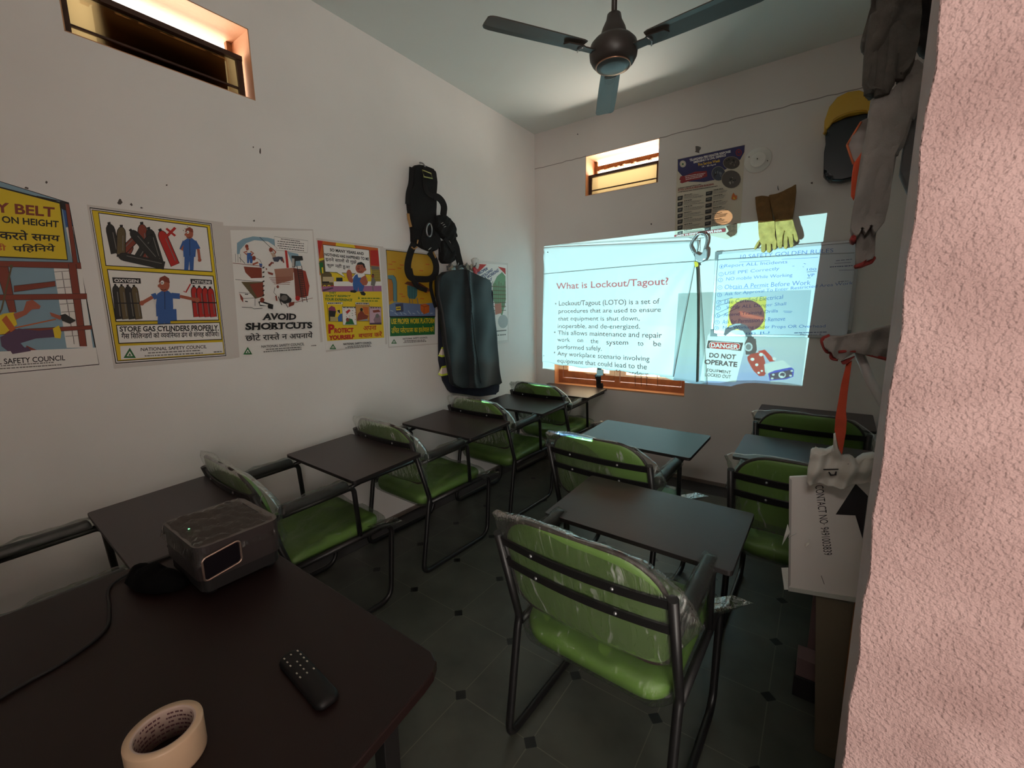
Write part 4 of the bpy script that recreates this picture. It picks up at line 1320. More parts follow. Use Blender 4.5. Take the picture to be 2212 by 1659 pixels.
# --- whiteboard
alu = mat('aluminium', (168, 170, 172), 0.4, 0.6)
wb = mat('whiteboard_face', (206, 212, 222), 0.3)
Q = [on('y', D - 0.016, *p) for p in ((1548, 543), (1852, 524), (1833, 741), (1534.7, 716))]
x0, x1, z1, z0 = Q[0].x, 2.553, 1.893, 1.254
z0l = 1.278
f = MB(); f.box((x0, D - 0.016, z0), (x1, D, z1)); o = f.build('whiteboard', wb)
tag(o, 'aluminium framed whiteboard covered with handwritten safety rules in blue marker', 'whiteboard')
f = MB()
for a, b_ in (((x0 - 0.004, z1 - 0.012), (x1 + 0.004, z1 + 0.006)), ((x0 - 0.004, z0 - 0.006), (x1 + 0.004, z0 + 0.012)), ((x0 - 0.006, z0), (x0 + 0.012, z1)), ((x1 - 0.012, z0), (x1 + 0.006, z1))):
    f.box((a[0], D - 0.024, a[1]), (b_[0], D - 0.001, b_[1]))
f.build('frame', alu, o, bevel=0.002)
for cx, sx in ((x0, 1), (x1, -1)):
    for cz, sz in ((z1, -1), (z0, 1)):
        f = MB(); f.prism([(cx - sx * 0.008, D - 0.028, cz - sz * 0.008), (cx + sx * 0.042, D - 0.028, cz - sz * 0.008), (cx + sx * 0.042, D - 0.028, cz + sz * 0.012), (cx + sx * 0.014, D - 0.028, cz + sz * 0.016), (cx + sx * 0.012, D - 0.028, cz + sz * 0.05), (cx - sx * 0.008, D - 0.028, cz + sz * 0.05)], (0, 0.027, 0))
        f.build('corner_cap', mat('grey_plastic', (110, 112, 114), 0.5), o, fix=True)
s = Sheet('y', D - 0.016, -1, ox=1480.0, oy=520.0, sc=0.204918); s.layer = 3
MK = mat('blue_marker', (88, 122, 190), 0.5); MK2 = mat('dark_marker', (66, 78, 124), 0.5)


def hand(t, x0_, y0_, x1_, y1_, h, m=MK):
    s.text(m, t, (x0_ + h * .12, y0_ - h), (x1_ + h * .12, y1_ - h), (x1_, y1_), (x0_, y0_), -0.004)


hand('10 SAFETY GOLDEN RULES', 580, 190, 1560, 122, 42)
s.line(MK, [(570, 225), (895, 210)], 4); s.line(MK, [(1018, 196), (1400, 176)], 4)
for i, (t, a, b_, c_, d_, h) in enumerate([('Report ALL Incidents', 412, 292, 1075, 248, 44), ('USE PPE Correctly', 414, 372, 990, 318, 44), ('NO mobile While Working', 430, 432, 1128, 388, 46),
                                          ('Obtain A Permit Before Work', 414, 512, 1320, 464, 48), ('Ask for Approval To Enter Restricted Area Work', 414, 590, 1765, 470, 44), ('Use Certified Electrical', 414, 668, 1028, 612, 44),
                                          ('Verify ALL Danger Shall', 430, 730, 1060, 690, 44), ('Attend Training Drills', 400, 810, 975, 765, 44), ('Ask for Permission to Remove', 390, 878, 1052, 842, 44),
                                          ('Not Working under Props OR Overhead', 396, 940, 1476, 924, 42), ('nn JU', 640, 995, 885, 990, 34)]):
    hand(t, a, b_, c_, d_, h)
    if i < 10:
        cx = 385 - i * 6; cy = b_ - 18
        s.line(MK, [(cx + 24 * math.cos(k * PI / 8), cy + 20 * math.sin(k * PI / 8)) for k in range(16)], 4, True)
        s.text(MK, str(i + 1), (cx - 6, cy - 11), (cx + 6 + (i > 8) * 6, cy - 11), (cx + 6 + (i > 8) * 6, cy + 11), (cx - 6, cy + 11))
s.line(MK, [(505, 510), (800, 500)], 4)
for a, b_, c_, d_ in ((330, 690, 470, 650), (330, 770, 500, 690), (345, 805, 560, 705), (360, 640, 500, 600)):
    s.line(MK2, [(a, b_), (c_, d_)], 4)
hand('100', 1282, 316, 1380, 312, 24); s.line(MK2, [(1282, 330), (1386, 322)], 4); hand('VP', 1285, 384, 1360, 376, 32); s.line(MK2, [(1285, 395), (1320, 393)], 4)
s.line(MK, [(1130, 268), (1152, 266)], 4); s.line(MK, [(1250, 240), (1270, 246)], 4); s.line(MK, [(1240, 275), (1248, 278)], 4); s.line(MK, [(1035, 742), (1130, 745)], 4); s.line(MK, [(1045, 756), (1120, 758)], 4)
s.scrib(MK2, 1525, 278, 1765, 262, 9, 9); s.line(MK2, [(1575, 240), (1745, 228)], 4); s.line(MK2, [(1620, 312), (1790, 308)], 4); s.scrib(MK2, 1590, 212, 1760, 195, 6, 6); s.scrib(MK2, 1615, 432, 1720, 425, 4, 6)
hand('Devices 5', 1212, 1012, 1435, 1008, 30, MK2)
s.scrib(MK2, 1150, 972, 1500, 962, 12, 8)
s.build('lettering', o)

# --- leather welding gloves hung on the screen wall
suede = mat('yellow_suede', (206, 172, 96), 0.9, vary=0.35, vscale=26, bump=0.5, bscale=120)
suede_b = mat('brown_suede', (132, 98, 58), 0.92, vary=0.3, vscale=22, bump=0.5, bscale=120)
G = dict(ox=1430.0, oy=280.0, sc=0.216990)


def px_fn(axis, val, sign, ox, oy, sc, base):
    """Artwork coordinates to a point, BASE + h metres in front of the wall plane."""
    i = 'xyz'.index(axis)

    def fn(u, v, h):
        p = on(axis, val + sign * base, ox + u * sc, oy + v * sc)
        p[i] += sign * h
        return p
    return fn


def centre(ob, root):
    pass


def hung(name, label, cat, parts, group=None):
    """PARTS: (part name, MB, material). The first one is the thing's body when no name is given."""
    root = empty(name, (0, 0, 0))
    allv = [Vector(p) for _, mb, _m in parts for p in mb.v]
    c = sum(allv, Vector()) / len(allv)
    c.z = min(p.z for p in allv)
    root.location = c
    for pn, mb, m in parts:
        mb.v = [tuple(Vector(p) - c) for p in mb.v]
        mb.build(pn, m, root, fix=True)
    tag(root, label, cat, group)
    return root


fn = px_fn('y', D, -1, **G, base=0.036)
cuff = MB(); cuff.puffy([(928, 672), (1000, 662), (1070, 668), (1110, 905), (1122, 912), (1040, 918), (958, 912), (940, 800)], fn, 0.022, back=0.6, bump=0.003, res=16)
hand_o = [(958, 908), (1040, 914), (1124, 906), (1130, 980), (1128, 1060), (1145, 1120), (1140, 1185), (1122, 1200), (1102, 1190), (1098, 1140), (1088, 1140), (1088, 1205), (1072, 1228), (1046, 1218), (1042, 1140), (1036, 1140), (1032, 1205), (1012, 1226), (990, 1218), (990, 1140), (976, 1120), (962, 1150), (940, 1188), (922, 1196), (918, 1182), (946, 1130), (975, 1095), (964, 1040)]
hg = MB(); hg.puffy(hand_o, fn, 0.024, R=0.02, back=0.5, bump=0.002, res=9)


def seamed(px0, py0, px1, py1, base=0.045):
    f = MB(); p = on('y', D, px0, py0); q = on('y', D, px1, py1); p.y = q.y = D - base
    f.tube([p, q], 0.002, 6)
    return f


hung('welding_glove', 'yellow leather glove with brown cuff, farther from the helmet of the hung pair', 'glove', [('cuff', cuff, suede_b), ('hand', hg, suede)], 'pair of leather gloves on the screen wall')
fn2 = px_fn('y', D, -1, **G, base=0.066)
cuff = MB(); cuff.puffy([(1062, 658), (1150, 640), (1215, 612), (1290, 575), (1335, 545), (1338, 620), (1325, 740), (1302, 890), (1220, 905), (1128, 908), (1090, 780)], fn2, 0.022, back=0.7, bump=0.003, res=16)
hand_o = [(1128, 900), (1220, 898), (1302, 890), (1320, 960), (1352, 1060), (1358, 1105), (1340, 1120), (1318, 1098), (1306, 1045), (1304, 1060), (1312, 1150), (1300, 1172), (1276, 1172), (1266, 1120), (1256, 1068), (1250, 1120), (1252, 1175), (1236, 1192), (1214, 1180), (1210, 1110), (1222, 1010), (1205, 1060), (1200, 1140), (1192, 1178), (1168, 1184), (1150, 1160), (1140, 1060), (1132, 980)]
hg = MB(); hg.puffy(hand_o, fn2, 0.022, R=0.018, back=0.5, bump=0.002, res=9)
hk = MB(); p = on('y', D, 1430 + 1160 * .21699, 280 + 600 * .21699)
hk.tube([(p.x, D, p.z), (p.x, D - 0.06, p.z), (p.x, D - 0.070, p.z + 0.012)], 0.003, 8)
hung('welding_glove', 'yellow leather glove with flared brown cuff, nearer the helmet of the hung pair', 'glove', [('cuff', cuff, suede_b), ('hand', hg, suede), ('hook', hk, alu)], 'pair of leather gloves on the screen wall')

# --- snap hook and lanyard hanging beside the banner
steel = mat('dull_steel', (150, 152, 154), 0.35, 0.85)
f = MB()
P = lambda x, y, b_: (lambda p: Vector((p.x, D - b_, p.z)))(on('y', D, 1430 + x * .21699, 280 + y * .21699))
f.tube(smooth_path([P(330, 1230, .05), (P(300, 1160, .05)), P(330, 1100, .05), P(370, 1052, .05), P(420, 1045, .05), P(455, 1075, .05), P(458, 1130, .05), P(440, 1190, .05), P(430, 1240, .05)], 5), 0.0085, 8)
g = MB(); g.puffy([(330, 1225), (380, 1250), (400, 1235), (425, 1180), (455, 1190), (452, 1270), (430, 1310), (380, 1325), (345, 1320), (330, 1270)], px_fn('y', D, -1, **G, base=0.05), 0.014, back=0.8, res=12)
gate = MB(); gate.tube([P(302, 1165, .05), P(345, 1265, .05)], 0.006, 8); gate.tube([P(372, 1095, .05), P(368, 1230, .05)], 0.0022, 6)
strap = MB(); strap.ribbon([P(350, 1320, .045), P(362, 1400, .04), P(368, 1660, .035), (lambda p: Vector((p.x, D - .03, p.z)))(on('y', D, 1509.5, 720)), (lambda p: Vector((p.x, D - .03, p.z)))(on('y', D, 1507, 824))], 0.012, 0.005, (0.5, -1, 0))
ym = MB(); ym.ribbon([P(352, 1318, .048), P(360, 1370, .045)], 0.026, 0.007, (0, -1, 0))
peg = MB(); peg.tube([P(405, 1050, -0.0), P(405, 1050, .058)], 0.004, 8)
hung('lanyard', 'steel snap hook on a thin dark lanyard hanging at the banner edge', 'lanyard', [('hook', f, steel), ('hook_body', g, steel), ('gate', gate, steel), ('strap', strap, mat('dark_webbing', (56, 54, 46), 0.8)), ('yellow_sleeve', ym, mat('yellow_webbing', (206, 180, 50), 0.8)), ('peg', peg, steel)])

# --- black buckle strap hanging from under the banner
f = MB(); Pq = lambda x, y, b_: (lambda p: Vector((p.x, D - b_, p.z)))(on('y', D, 1140 + x * .21704, 740 + y * .21704))
f.ribbon([Pq(722, 180, .012), Pq(722, 262, .02), Pq(720, 330, .03), Pq(718, 440, .03)], 0.045, 0.004, (0, -1, 0))
g = MB(); g.puffy(rrect(690, 268, 752, 328, 8), px_fn('y', D, -1, 1140, 740, .21704, .03), 0.012, back=.8, res=9)
h = MB(); h.puffy([(690, 410), (745, 400), (752, 440), (742, 470), (690, 468)], px_fn('y', D, -1, 1140, 740, .21704, .03), 0.012, back=.8, res=9)
k = MB(); k.puffy([(668, 325), (690, 310), (700, 400), (690, 400)], px_fn('y', D, -1, 1140, 740, .21704, .03), 0.008, back=.8, res=9)
hung('buckle_strap', 'black webbing strap with grey buckle hanging below the banner over the window sill', 'strap', [('strap', f, mat('black_webbing', (24, 24, 24), 0.85)), ('buckle', g, mat('grey_buckle', (96, 98, 98), 0.45)), ('end_clip', h, black_m), ('tongue', k, black_m)])

# --- helmet with dark visor hung high on the screen wall
Z = dict(ox=1740.0, oy=0.0, sc=0.48212)
fnh = px_fn('y', D, -1, **Z, base=0.03)
hm = MB(); hm.puffy([(82, 600), (84, 570), (105, 510), (140, 468), (185, 445), (235, 438), (270, 452), (292, 485), (296, 530), (250, 535), (180, 548), (120, 575), (92, 612)], fnh, 0.12, R=0.16, back=0.2, res=9)
rm = MB(); rm.tube(smooth_path([fnh(84, 610, .05), fnh(118, 572, .11), fnh(180, 546, .14), fnh(250, 532, .13), fnh(298, 530, .06)], 6), 0.008, 8)
vz = MB(); vz.puffy([(88, 612), (120, 576), (180, 550), (250, 536), (292, 532), (290, 640), (262, 760), (220, 808), (160, 822), (105, 820), (80, 795), (82, 700), (90, 660)], px_fn('y', D, -1, **Z, base=0.03), 0.10, R=0.10, back=0.15, res=11)
hung('helmet', 'yellow safety helmet with dark face shield hung high on the screen wall', 'helmet', [('shell', hm, mat('yellow_shell', (206, 160, 40), 0.4, coat=0.3)), ('brim', rm, mat('shell_rim', (186, 140, 30), 0.5)), ('visor', vz, mat('smoked_visor', (28, 36, 42), 0.25))])

# ------------------------------------------------------------------ harness and apron on the long wall
Hm = dict(ox=860.0, oy=340.0, sc=0.180818)
web = mat('harness_webbing', (22, 20, 20), 0.9, bump=0.25, bscale=220)
web2 = mat('harness_pad', (18, 17, 18), 0.95, vary=0.3, vscale=30, bump=0.4, bscale=120)
tan_m = mat('tan_webbing', (170, 130, 80), 0.85)
HP = lambda x, y, b_: (lambda p: Vector((b_, p.y, p.z)))(on('x', b_, 860 + x * .180818, 340 + y * .180818))
parts = []


def hpuff(name, outline, T, base, m=web2, R=None):
    f = MB(); f.puffy(outline, px_fn('x', 0.0, 1, **Hm, base=base), T, R=R, back=0.5, bump=T * .12, res=18, seed=len(parts)); parts.append((name, f, m))


hpuff('back_pad', [(195, 95), (165, 130), (155, 240), (158, 340), (115, 440), (108, 500), (118, 620), (140, 760), (158, 900), (160, 1000), (180, 1042), (240, 1060), (300, 1095), (390, 1130), (440, 1110), (475, 1060), (480, 1000), (440, 880), (432, 700), (418, 500), (430, 400), (436, 300), (432, 200), (415, 155), (300, 108)], 0.030, 0.025, R=0.035)
hpuff('hip_pad', [(430, 700), (480, 690), (545, 705), (610, 760), (645, 830), (668, 920), (668, 970), (640, 995), (560, 985), (490, 930), (425, 860)], 0.04, 0.04, R=0.03)
hpuff('pouch', [(500, 1000), (545, 990), (610, 1050), (640, 1120), (668, 1190), (650, 1230), (600, 1270), (540, 1270), (498, 1240)], 0.035, 0.03, R=0.03)
for name, path, w, t in (('shoulder_strap', [(415, 470), (470, 475), (520, 520), (548, 590), (540, 690)], .046, .014), ('waist_strap', [(590, 880), (640, 960), (690, 1060), (712, 1160), (745, 1290)], .05, .014), ('thin_strap', [(440, 900), (480, 990), (500, 1060), (505, 1130)], .012, .005)):
    f = MB(); f.ribbon(smooth_path([HP(x, y, .055) for x, y in path], 6), w, t, (1, -.3, 0)); parts.append((name, f, web))
for path, w in (([(190, 1030), (150, 1130), (118, 1260), (120, 1370), (165, 1440), (270, 1455), (380, 1450), (440, 1400), (455, 1300), (425, 1200), (370, 1130)], .044), ([(140, 1330), (170, 1440), (230, 1540), (340, 1590)], .03)):
    f = MB(); f.ribbon(smooth_path([HP(x, y, .05) for x, y in path], 6), w, .012, (1, -.3, 0)); parts.append(('leg_loop', f, web))
f = MB(); f.ribbon(smooth_path([HP(x, y, .045) for x, y in [(115, 1320), (160, 1390), (205, 1470), (240, 1500)]], 5), .02, .006, (1, -.2, 0)); parts.append(('blue_strap', f, mat('blue_webbing', (52, 62, 110), 0.85)))
f = MB(); f.ribbon([HP(118, 670, .06), HP(128, 740, .06), HP(152, 830, .05)], .018, .005, (1, -.6, 0)); parts.append(('tan_strap', f, tan_m)); f = MB(); f.ribbon([HP(160, 1070, .075), HP(190, 1095, .08), HP(228, 1070, .08)], .008, .004, (1, -.4, 0)); parts.append(('tan_loop', f, tan_m)); f = MB(); f.ribbon([HP(228, 1030, .08), HP(238, 985, .082)], .008, .004, (1, -.4, 0)); parts.append(('tan_tab', f, tan_m)); f = MB(); f.ribbon([HP(420, 1130, .075), HP(450, 1200, .06)], .012, .004, (1, -.3, 0)); parts.append(('tan_strap', f, tan_m))
f = MB(); f.ribbon(smooth_path([HP(x, y, .03) for x, y in [(400, 1440), (390, 1540), (410, 1650), (440, 1760), (450, 1790)]], 5), .024, .008, (1, -.3, 0)); parts.append(('tail_strap', f, web))
f = MB(); f.tube([HP(290, 152, .09), HP(392, 192, .09), HP(410, 252, .09), HP(308, 232, .09)], .0045, 8, closed=True); parts.append(('adjuster', f, mat('lime_metal', (196, 200, 130), 0.4, 0.3)))
f = MB(); f.tube([HP(372 + 32 * math.cos(a), 868 + 78 * math.sin(a), .095) for a in np.linspace(0, 2 * PI, 18)[:-1]], .006, 8, closed=True); parts.append(('ring', f, steel))
for x, y in ((525, 785), (545, 805), (560, 828), (384, 1085), (372, 1100)):
    f = MB(); f.ribbon([HP(x - 12, y + 6, .088), HP(x + 12, y - 6, .088)], .003, .003, (1, 0, 0)); parts.append(('bar_tack', f, mat('pale_thread', (190, 186, 176), 0.7)))
f = MB(); f.tube(smooth_path([HP(262, 68, .0), HP(262, 62, .03), HP(300, 75, .05), HP(328, 130, .06), HP(330, 160, .06)], 5), .005, 8); parts.append(('hanging_hook', f, steel))
for path, w in (([(160, 120), (150, 300), (120, 430), (112, 560)], .030), ([(318, 115), (322, 330), (350, 420), (420, 470)], .034), ([(400, 760), (330, 860), (300, 1000), (330, 1080)], .032), ([(560, 960), (610, 1040), (660, 1120)], .030)):
    f = MB(); f.ribbon(smooth_path([HP(x, y, .068) for x, y in path], 6), w, .006, (1, -.3, 0)); parts.append(('webbing', f, web))
hung('safety_harness', 'black fall-arrest harness with straps and buckles hanging on the long wall', 'harness', parts)

Am = dict(ox=640.0, oy=340.0, sc=0.337458)
AP = lambda x, y, b_: (lambda p: Vector((b_, p.y, p.z)))(on('x', b_, 640 + x * .337458, 340 + y * .337458))
f = MB(); f.ribbon([AP(965, 708, .012), AP(1150, 705, .012)], .035, .012, (1, 0, 0))
kn = []
for x in (988, 1040, 1090, 1130):
    k = MB(); c_ = AP(x, 705, .02); k.lathe([(0.0, .012), (0.026, .010), (0.032, 0), (0.026, -.008), (0, -.008)], c_, 18, 0, Matrix.Rotation(PI / 2, 3, 'Y')); kn.append(('rosette', k, mat('worn_brass', (178, 172, 158), 0.35, 0.5)))
for x in (975, 1020, 1075, 1135):
    k = MB(); k.tube(smooth_path([AP(x, 700, .02), AP(x + 4, 700, .06), AP(x + 14, 690, .085), AP(x + 18, 676, .085)], 5), .005, 8); kn.append(('hook', k, steel))
hung('hook_rail', 'metal hook rail with round rosettes above the black apron', 'hook rail', [('backplate', f, steel)] + kn)
f = MB(); f.puffy([(1118, 655), (1135, 642), (1158, 648), (1160, 680), (1150, 720), (1130, 690)], px_fn('x', 0.0, 1, **Am, base=.05), .02, bump=.004, res=6)
g = MB(); g.puffy([(1130, 705), (1148, 700), (1152, 760), (1140, 765)], px_fn('x', 0.0, 1, **Am, base=.05), .012, bump=.002, res=6)
hung('plastic_bag', 'small crumpled white plastic bag with red tip caught on the hook rail', 'bag', [('bag', f, mat('milky_plastic', (214, 214, 210), 0.4)), ('red_tip', g, mat('red_plastic', (206, 70, 80), 0.4))])

leather = mat('black_leather', (30, 33, 36), 0.52, vary=0.15, vscale=5, bump=0.12, bscale=160, spec=0.35)
fa = px_fn('x', 0.0, 1, **Am, base=0.165)


def apron_fn(u, v, h):
    p = fa(u, v, h)
    t = (v - 715) / 760.0
    p.x += 0.018 * math.sin((u - 905) / 34.0) * (0.25 + t) - 0.02 * abs((u - 1085) / 190.0) + 0.02 * math.exp(-((u - 1080 - 40 * t) / 12.0) ** 2)
    return p


f = MB(); f.puffy([(905, 790), (915, 760), (945, 733), (1000, 722), (1062, 715), (1120, 738), (1170, 765), (1245, 790), (1250, 830), (1248, 880), (1256, 940), (1275, 1000), (1288, 1150), (1304, 1330), (1322, 1455), (1240, 1462), (1150, 1478), (1060, 1480), (985, 1452), (962, 1330), (942, 1180), (925, 1000), (908, 880)], apron_fn, 0.03, R=0.025, back=0.5, bump=0.004, res=13)
seam = MB(); seam.tube([apron_fn(1070 + 90 * t, 722 + 745 * t, .031) for t in np.linspace(0, 1, 14)], .0025, 6)  # raised seam line, slightly darker than the leather
loop = MB(); loop.ribbon(smooth_path([AP(1030, 730, .165), AP(1040, 705, .12), AP(1062, 695, .09), AP(1085, 712, .12), AP(1100, 740, .165)], 5), .02, .004, (1, -.2, 0))
hung('apron', 'long black leather apron hanging from the hook rail over a dark jacket', 'apron', [('body', f, leather), ('seam', seam, mat('seam_shadow', (22, 24, 26), 0.6)), ('neck_loop', loop, leather)])
navy = mat('navy_cloth', (26, 30, 48), 0.9, vary=0.25, vscale=18, bump=0.3, bscale=90)
f = MB(); f.puffy([(925, 800), (1000, 760), (1180, 780), (1240, 860), (1240, 1300), (1280, 1460), (1274, 1515), (1150, 1528), (1050, 1512), (985, 1505), (945, 1430), (920, 1300), (918, 1000)], px_fn('x', 0.0, 1, **Am, base=0.040), 0.040, R=0.05, back=0.6, bump=0.004, res=16)
rs = []
for a in (0, 122):
    for b_, m_, w_ in ((0, mat('lime_tape', (206, 220, 70), 0.5), .075), (0, mat('silver_tape', (226, 206, 200), 0.3), .045)):
        g = MB(); g.ribbon([AP(921 + (a > 0) * 3, 1242 + a, .088 + (w_ < .06) * .003), AP(932, 1247 + a, .096 + (w_ < .06) * .003), AP(966, 1240 + a, .098 + (w_ < .06) * .003)], w_, .003, (1, -.5, 0)); rs.append(('reflective_band' if w_ < .06 else 'lime_band', g, m_))
hung('jacket', 'dark navy work jacket with lime reflective bands hanging behind the apron', 'jacket', [('body', f, navy)] + rs)


# ================================================================== CEILING FAN
fan_m = mat('fan_brown', (52, 44, 40), 0.42, vary=0.12, vscale=10)
fan_b = mat('fan_blade', (66, 60, 54), 0.36, vary=0.15, vscale=6)
FX, FY, FZ = 1.543, 1.99, 2.600
fan = empty('ceiling_fan', (FX, FY, FZ))
tag(fan, 'dark brown three bladed ceiling fan hanging on a rod', 'ceiling fan')
f = MB(); f.lathe([(0.012, 0.10), (0.012, CEIL - FZ - 0.05)], (0, 0, 0), 14); f.build('rod', fan_m, fan)
f = MB(); f.lathe([(0.015, CEIL - FZ - 0.10), (0.045, CEIL - FZ - 0.08), (0.062, CEIL - FZ - 0.02), (0.064, CEIL - FZ)], (0, 0, 0), 28); f.build('ceiling_cup', fan_m, fan)
f = MB(); f.lathe([(0.016, 0.150), (0.030, 0.142), (0.034, 0.120), (0.050, 0.088), (0.058, 0.062), (0.060, 0.046), (0.084, 0.040), (0.101, 0.022), (0.106, -0.004), (0.103, -0.028), (0.092, -0.048), (0.076, -0.060)], (0, 0, 0), 44); f.build('motor_housing', fan_m, fan)
f = MB(); f.lathe([(0.076, -0.060), (0.071, -0.067), (0.050, -0.072), (0.0, -0.074)], (0, 0, 0), 40, caps=False); f.build('bottom_cap', mat('fan_cap', (62, 66, 66), 0.3), fan)
f = MB(); f.tube([(0.075 * math.cos(a), 0.075 * math.sin(a), -0.063) for a in np.linspace(0, 2 * PI, 41)[:-1]], 0.0028, 8, closed=True); f.build('trim_ring', mat('copper_ring', (176, 128, 104), 0.3, 0.8), fan)
for k, a in enumerate((-2.5, 117.5, -122.5)):
    R = Matrix.Rotation(math.radians(a), 4, 'Z') @ Matrix.Rotation(math.radians(-9), 4, 'X')
    f = MB(); vs = []; fs = []
    xs = [0.155, 0.17, 0.22, 0.30, 0.38, 0.46, 0.54, 0.57, 0.585, 0.594, 0.600]
    ws = [0.040, 0.046, 0.048, 0.050, 0.051, 0.052, 0.052, 0.052, 0.049, 0.044, 0.034]
    n = len(xs) - 1
    for x, w in zip(xs, ws):
        for t in (-1, -.5, .3, 1):
            vs.append(R @ Vector((x, t * w, 0.004 * (1 - t * t) + (0.004 if t == 1 else 0) - 0.01)))
    for i in range(n):
        for j in range(3):
            o_ = i * 4 + j
            fs.append((o_, o_ + 1, o_ + 5, o_ + 4))
    f.add(vs, fs, 0, False)
    o = f.build('blade', fan_b, fan); md = o.modifiers.new('thick', 'SOLIDIFY'); md.thickness = 0.004; md.offset = 0
    f = MB()
    f.prism([R @ Vector(p) for p in ((0.085, -0.022, -0.022), (0.15, -0.02, -0.022), (0.17, -0.03, -0.022), (0.235, -0.022, -0.021), (0.25, 0, -0.021), (0.235, 0.022, -0.021), (0.17, 0.03, -0.022), (0.15, 0.02, -0.022), (0.085, 0.022, -0.022))], R.to_3x3() @ Vector((0, 0, 0.006)))
    br = f.build('blade_bracket', fan_m, o, bevel=0.001, fix=True)
    f = MB(); f.tube([R @ Vector(p) for p in ((0.165, -0.026, -0.026), (0.178, 0.0, -0.027), (0.165, 0.026, -0.026))], 0.003, 8); f.build('bracket_edge', steel, o)

# ================================================================== TABLET CHAIRS
frame_m = mat('black_tube', (25, 24, 25), 0.38, vary=0.2, vscale=40)
green = mat('green_leather', (98, 132, 58), 0.5, vary=0.10, vscale=8, bump=0.12, bscale=160)
laminate = mat('dark_laminate', (58, 48, 48), 0.36, vary=0.08, vscale=30, bump=0.05, bscale=300)
lam_edge = mat('laminate_edge', (30, 26, 26), 0.5)
pad_m = mat('arm_pad', (40, 40, 40), 0.3, bump=0.1, bscale=120)
wrap = film('clear_wrap')
wrap2 = film('loose_wrap', haze=0.18)
HW = 0.265


def up_y(z):
    return 0.075 - (z - 0.425) * 0.30


def pad_fn(u, v, h):
    return (u, up_y(v) + 0.020 - 0.022 * (1 - (u / HW) ** 2) + h, v)


def wavy(outline, k, amp, seed):
    rg = random.Random(seed); out = []
    n = len(outline)
    for i in range(n):
        (x0, y0), (x1, y1) = outline[i], outline[(i + 1) % n]
        for j in range(k):
            t = j / k
            out.append((x0 + (x1 - x0) * t + rg.uniform(-amp, amp), y0 + (y1 - y0) * t + rg.uniform(-amp, amp)))
    return out


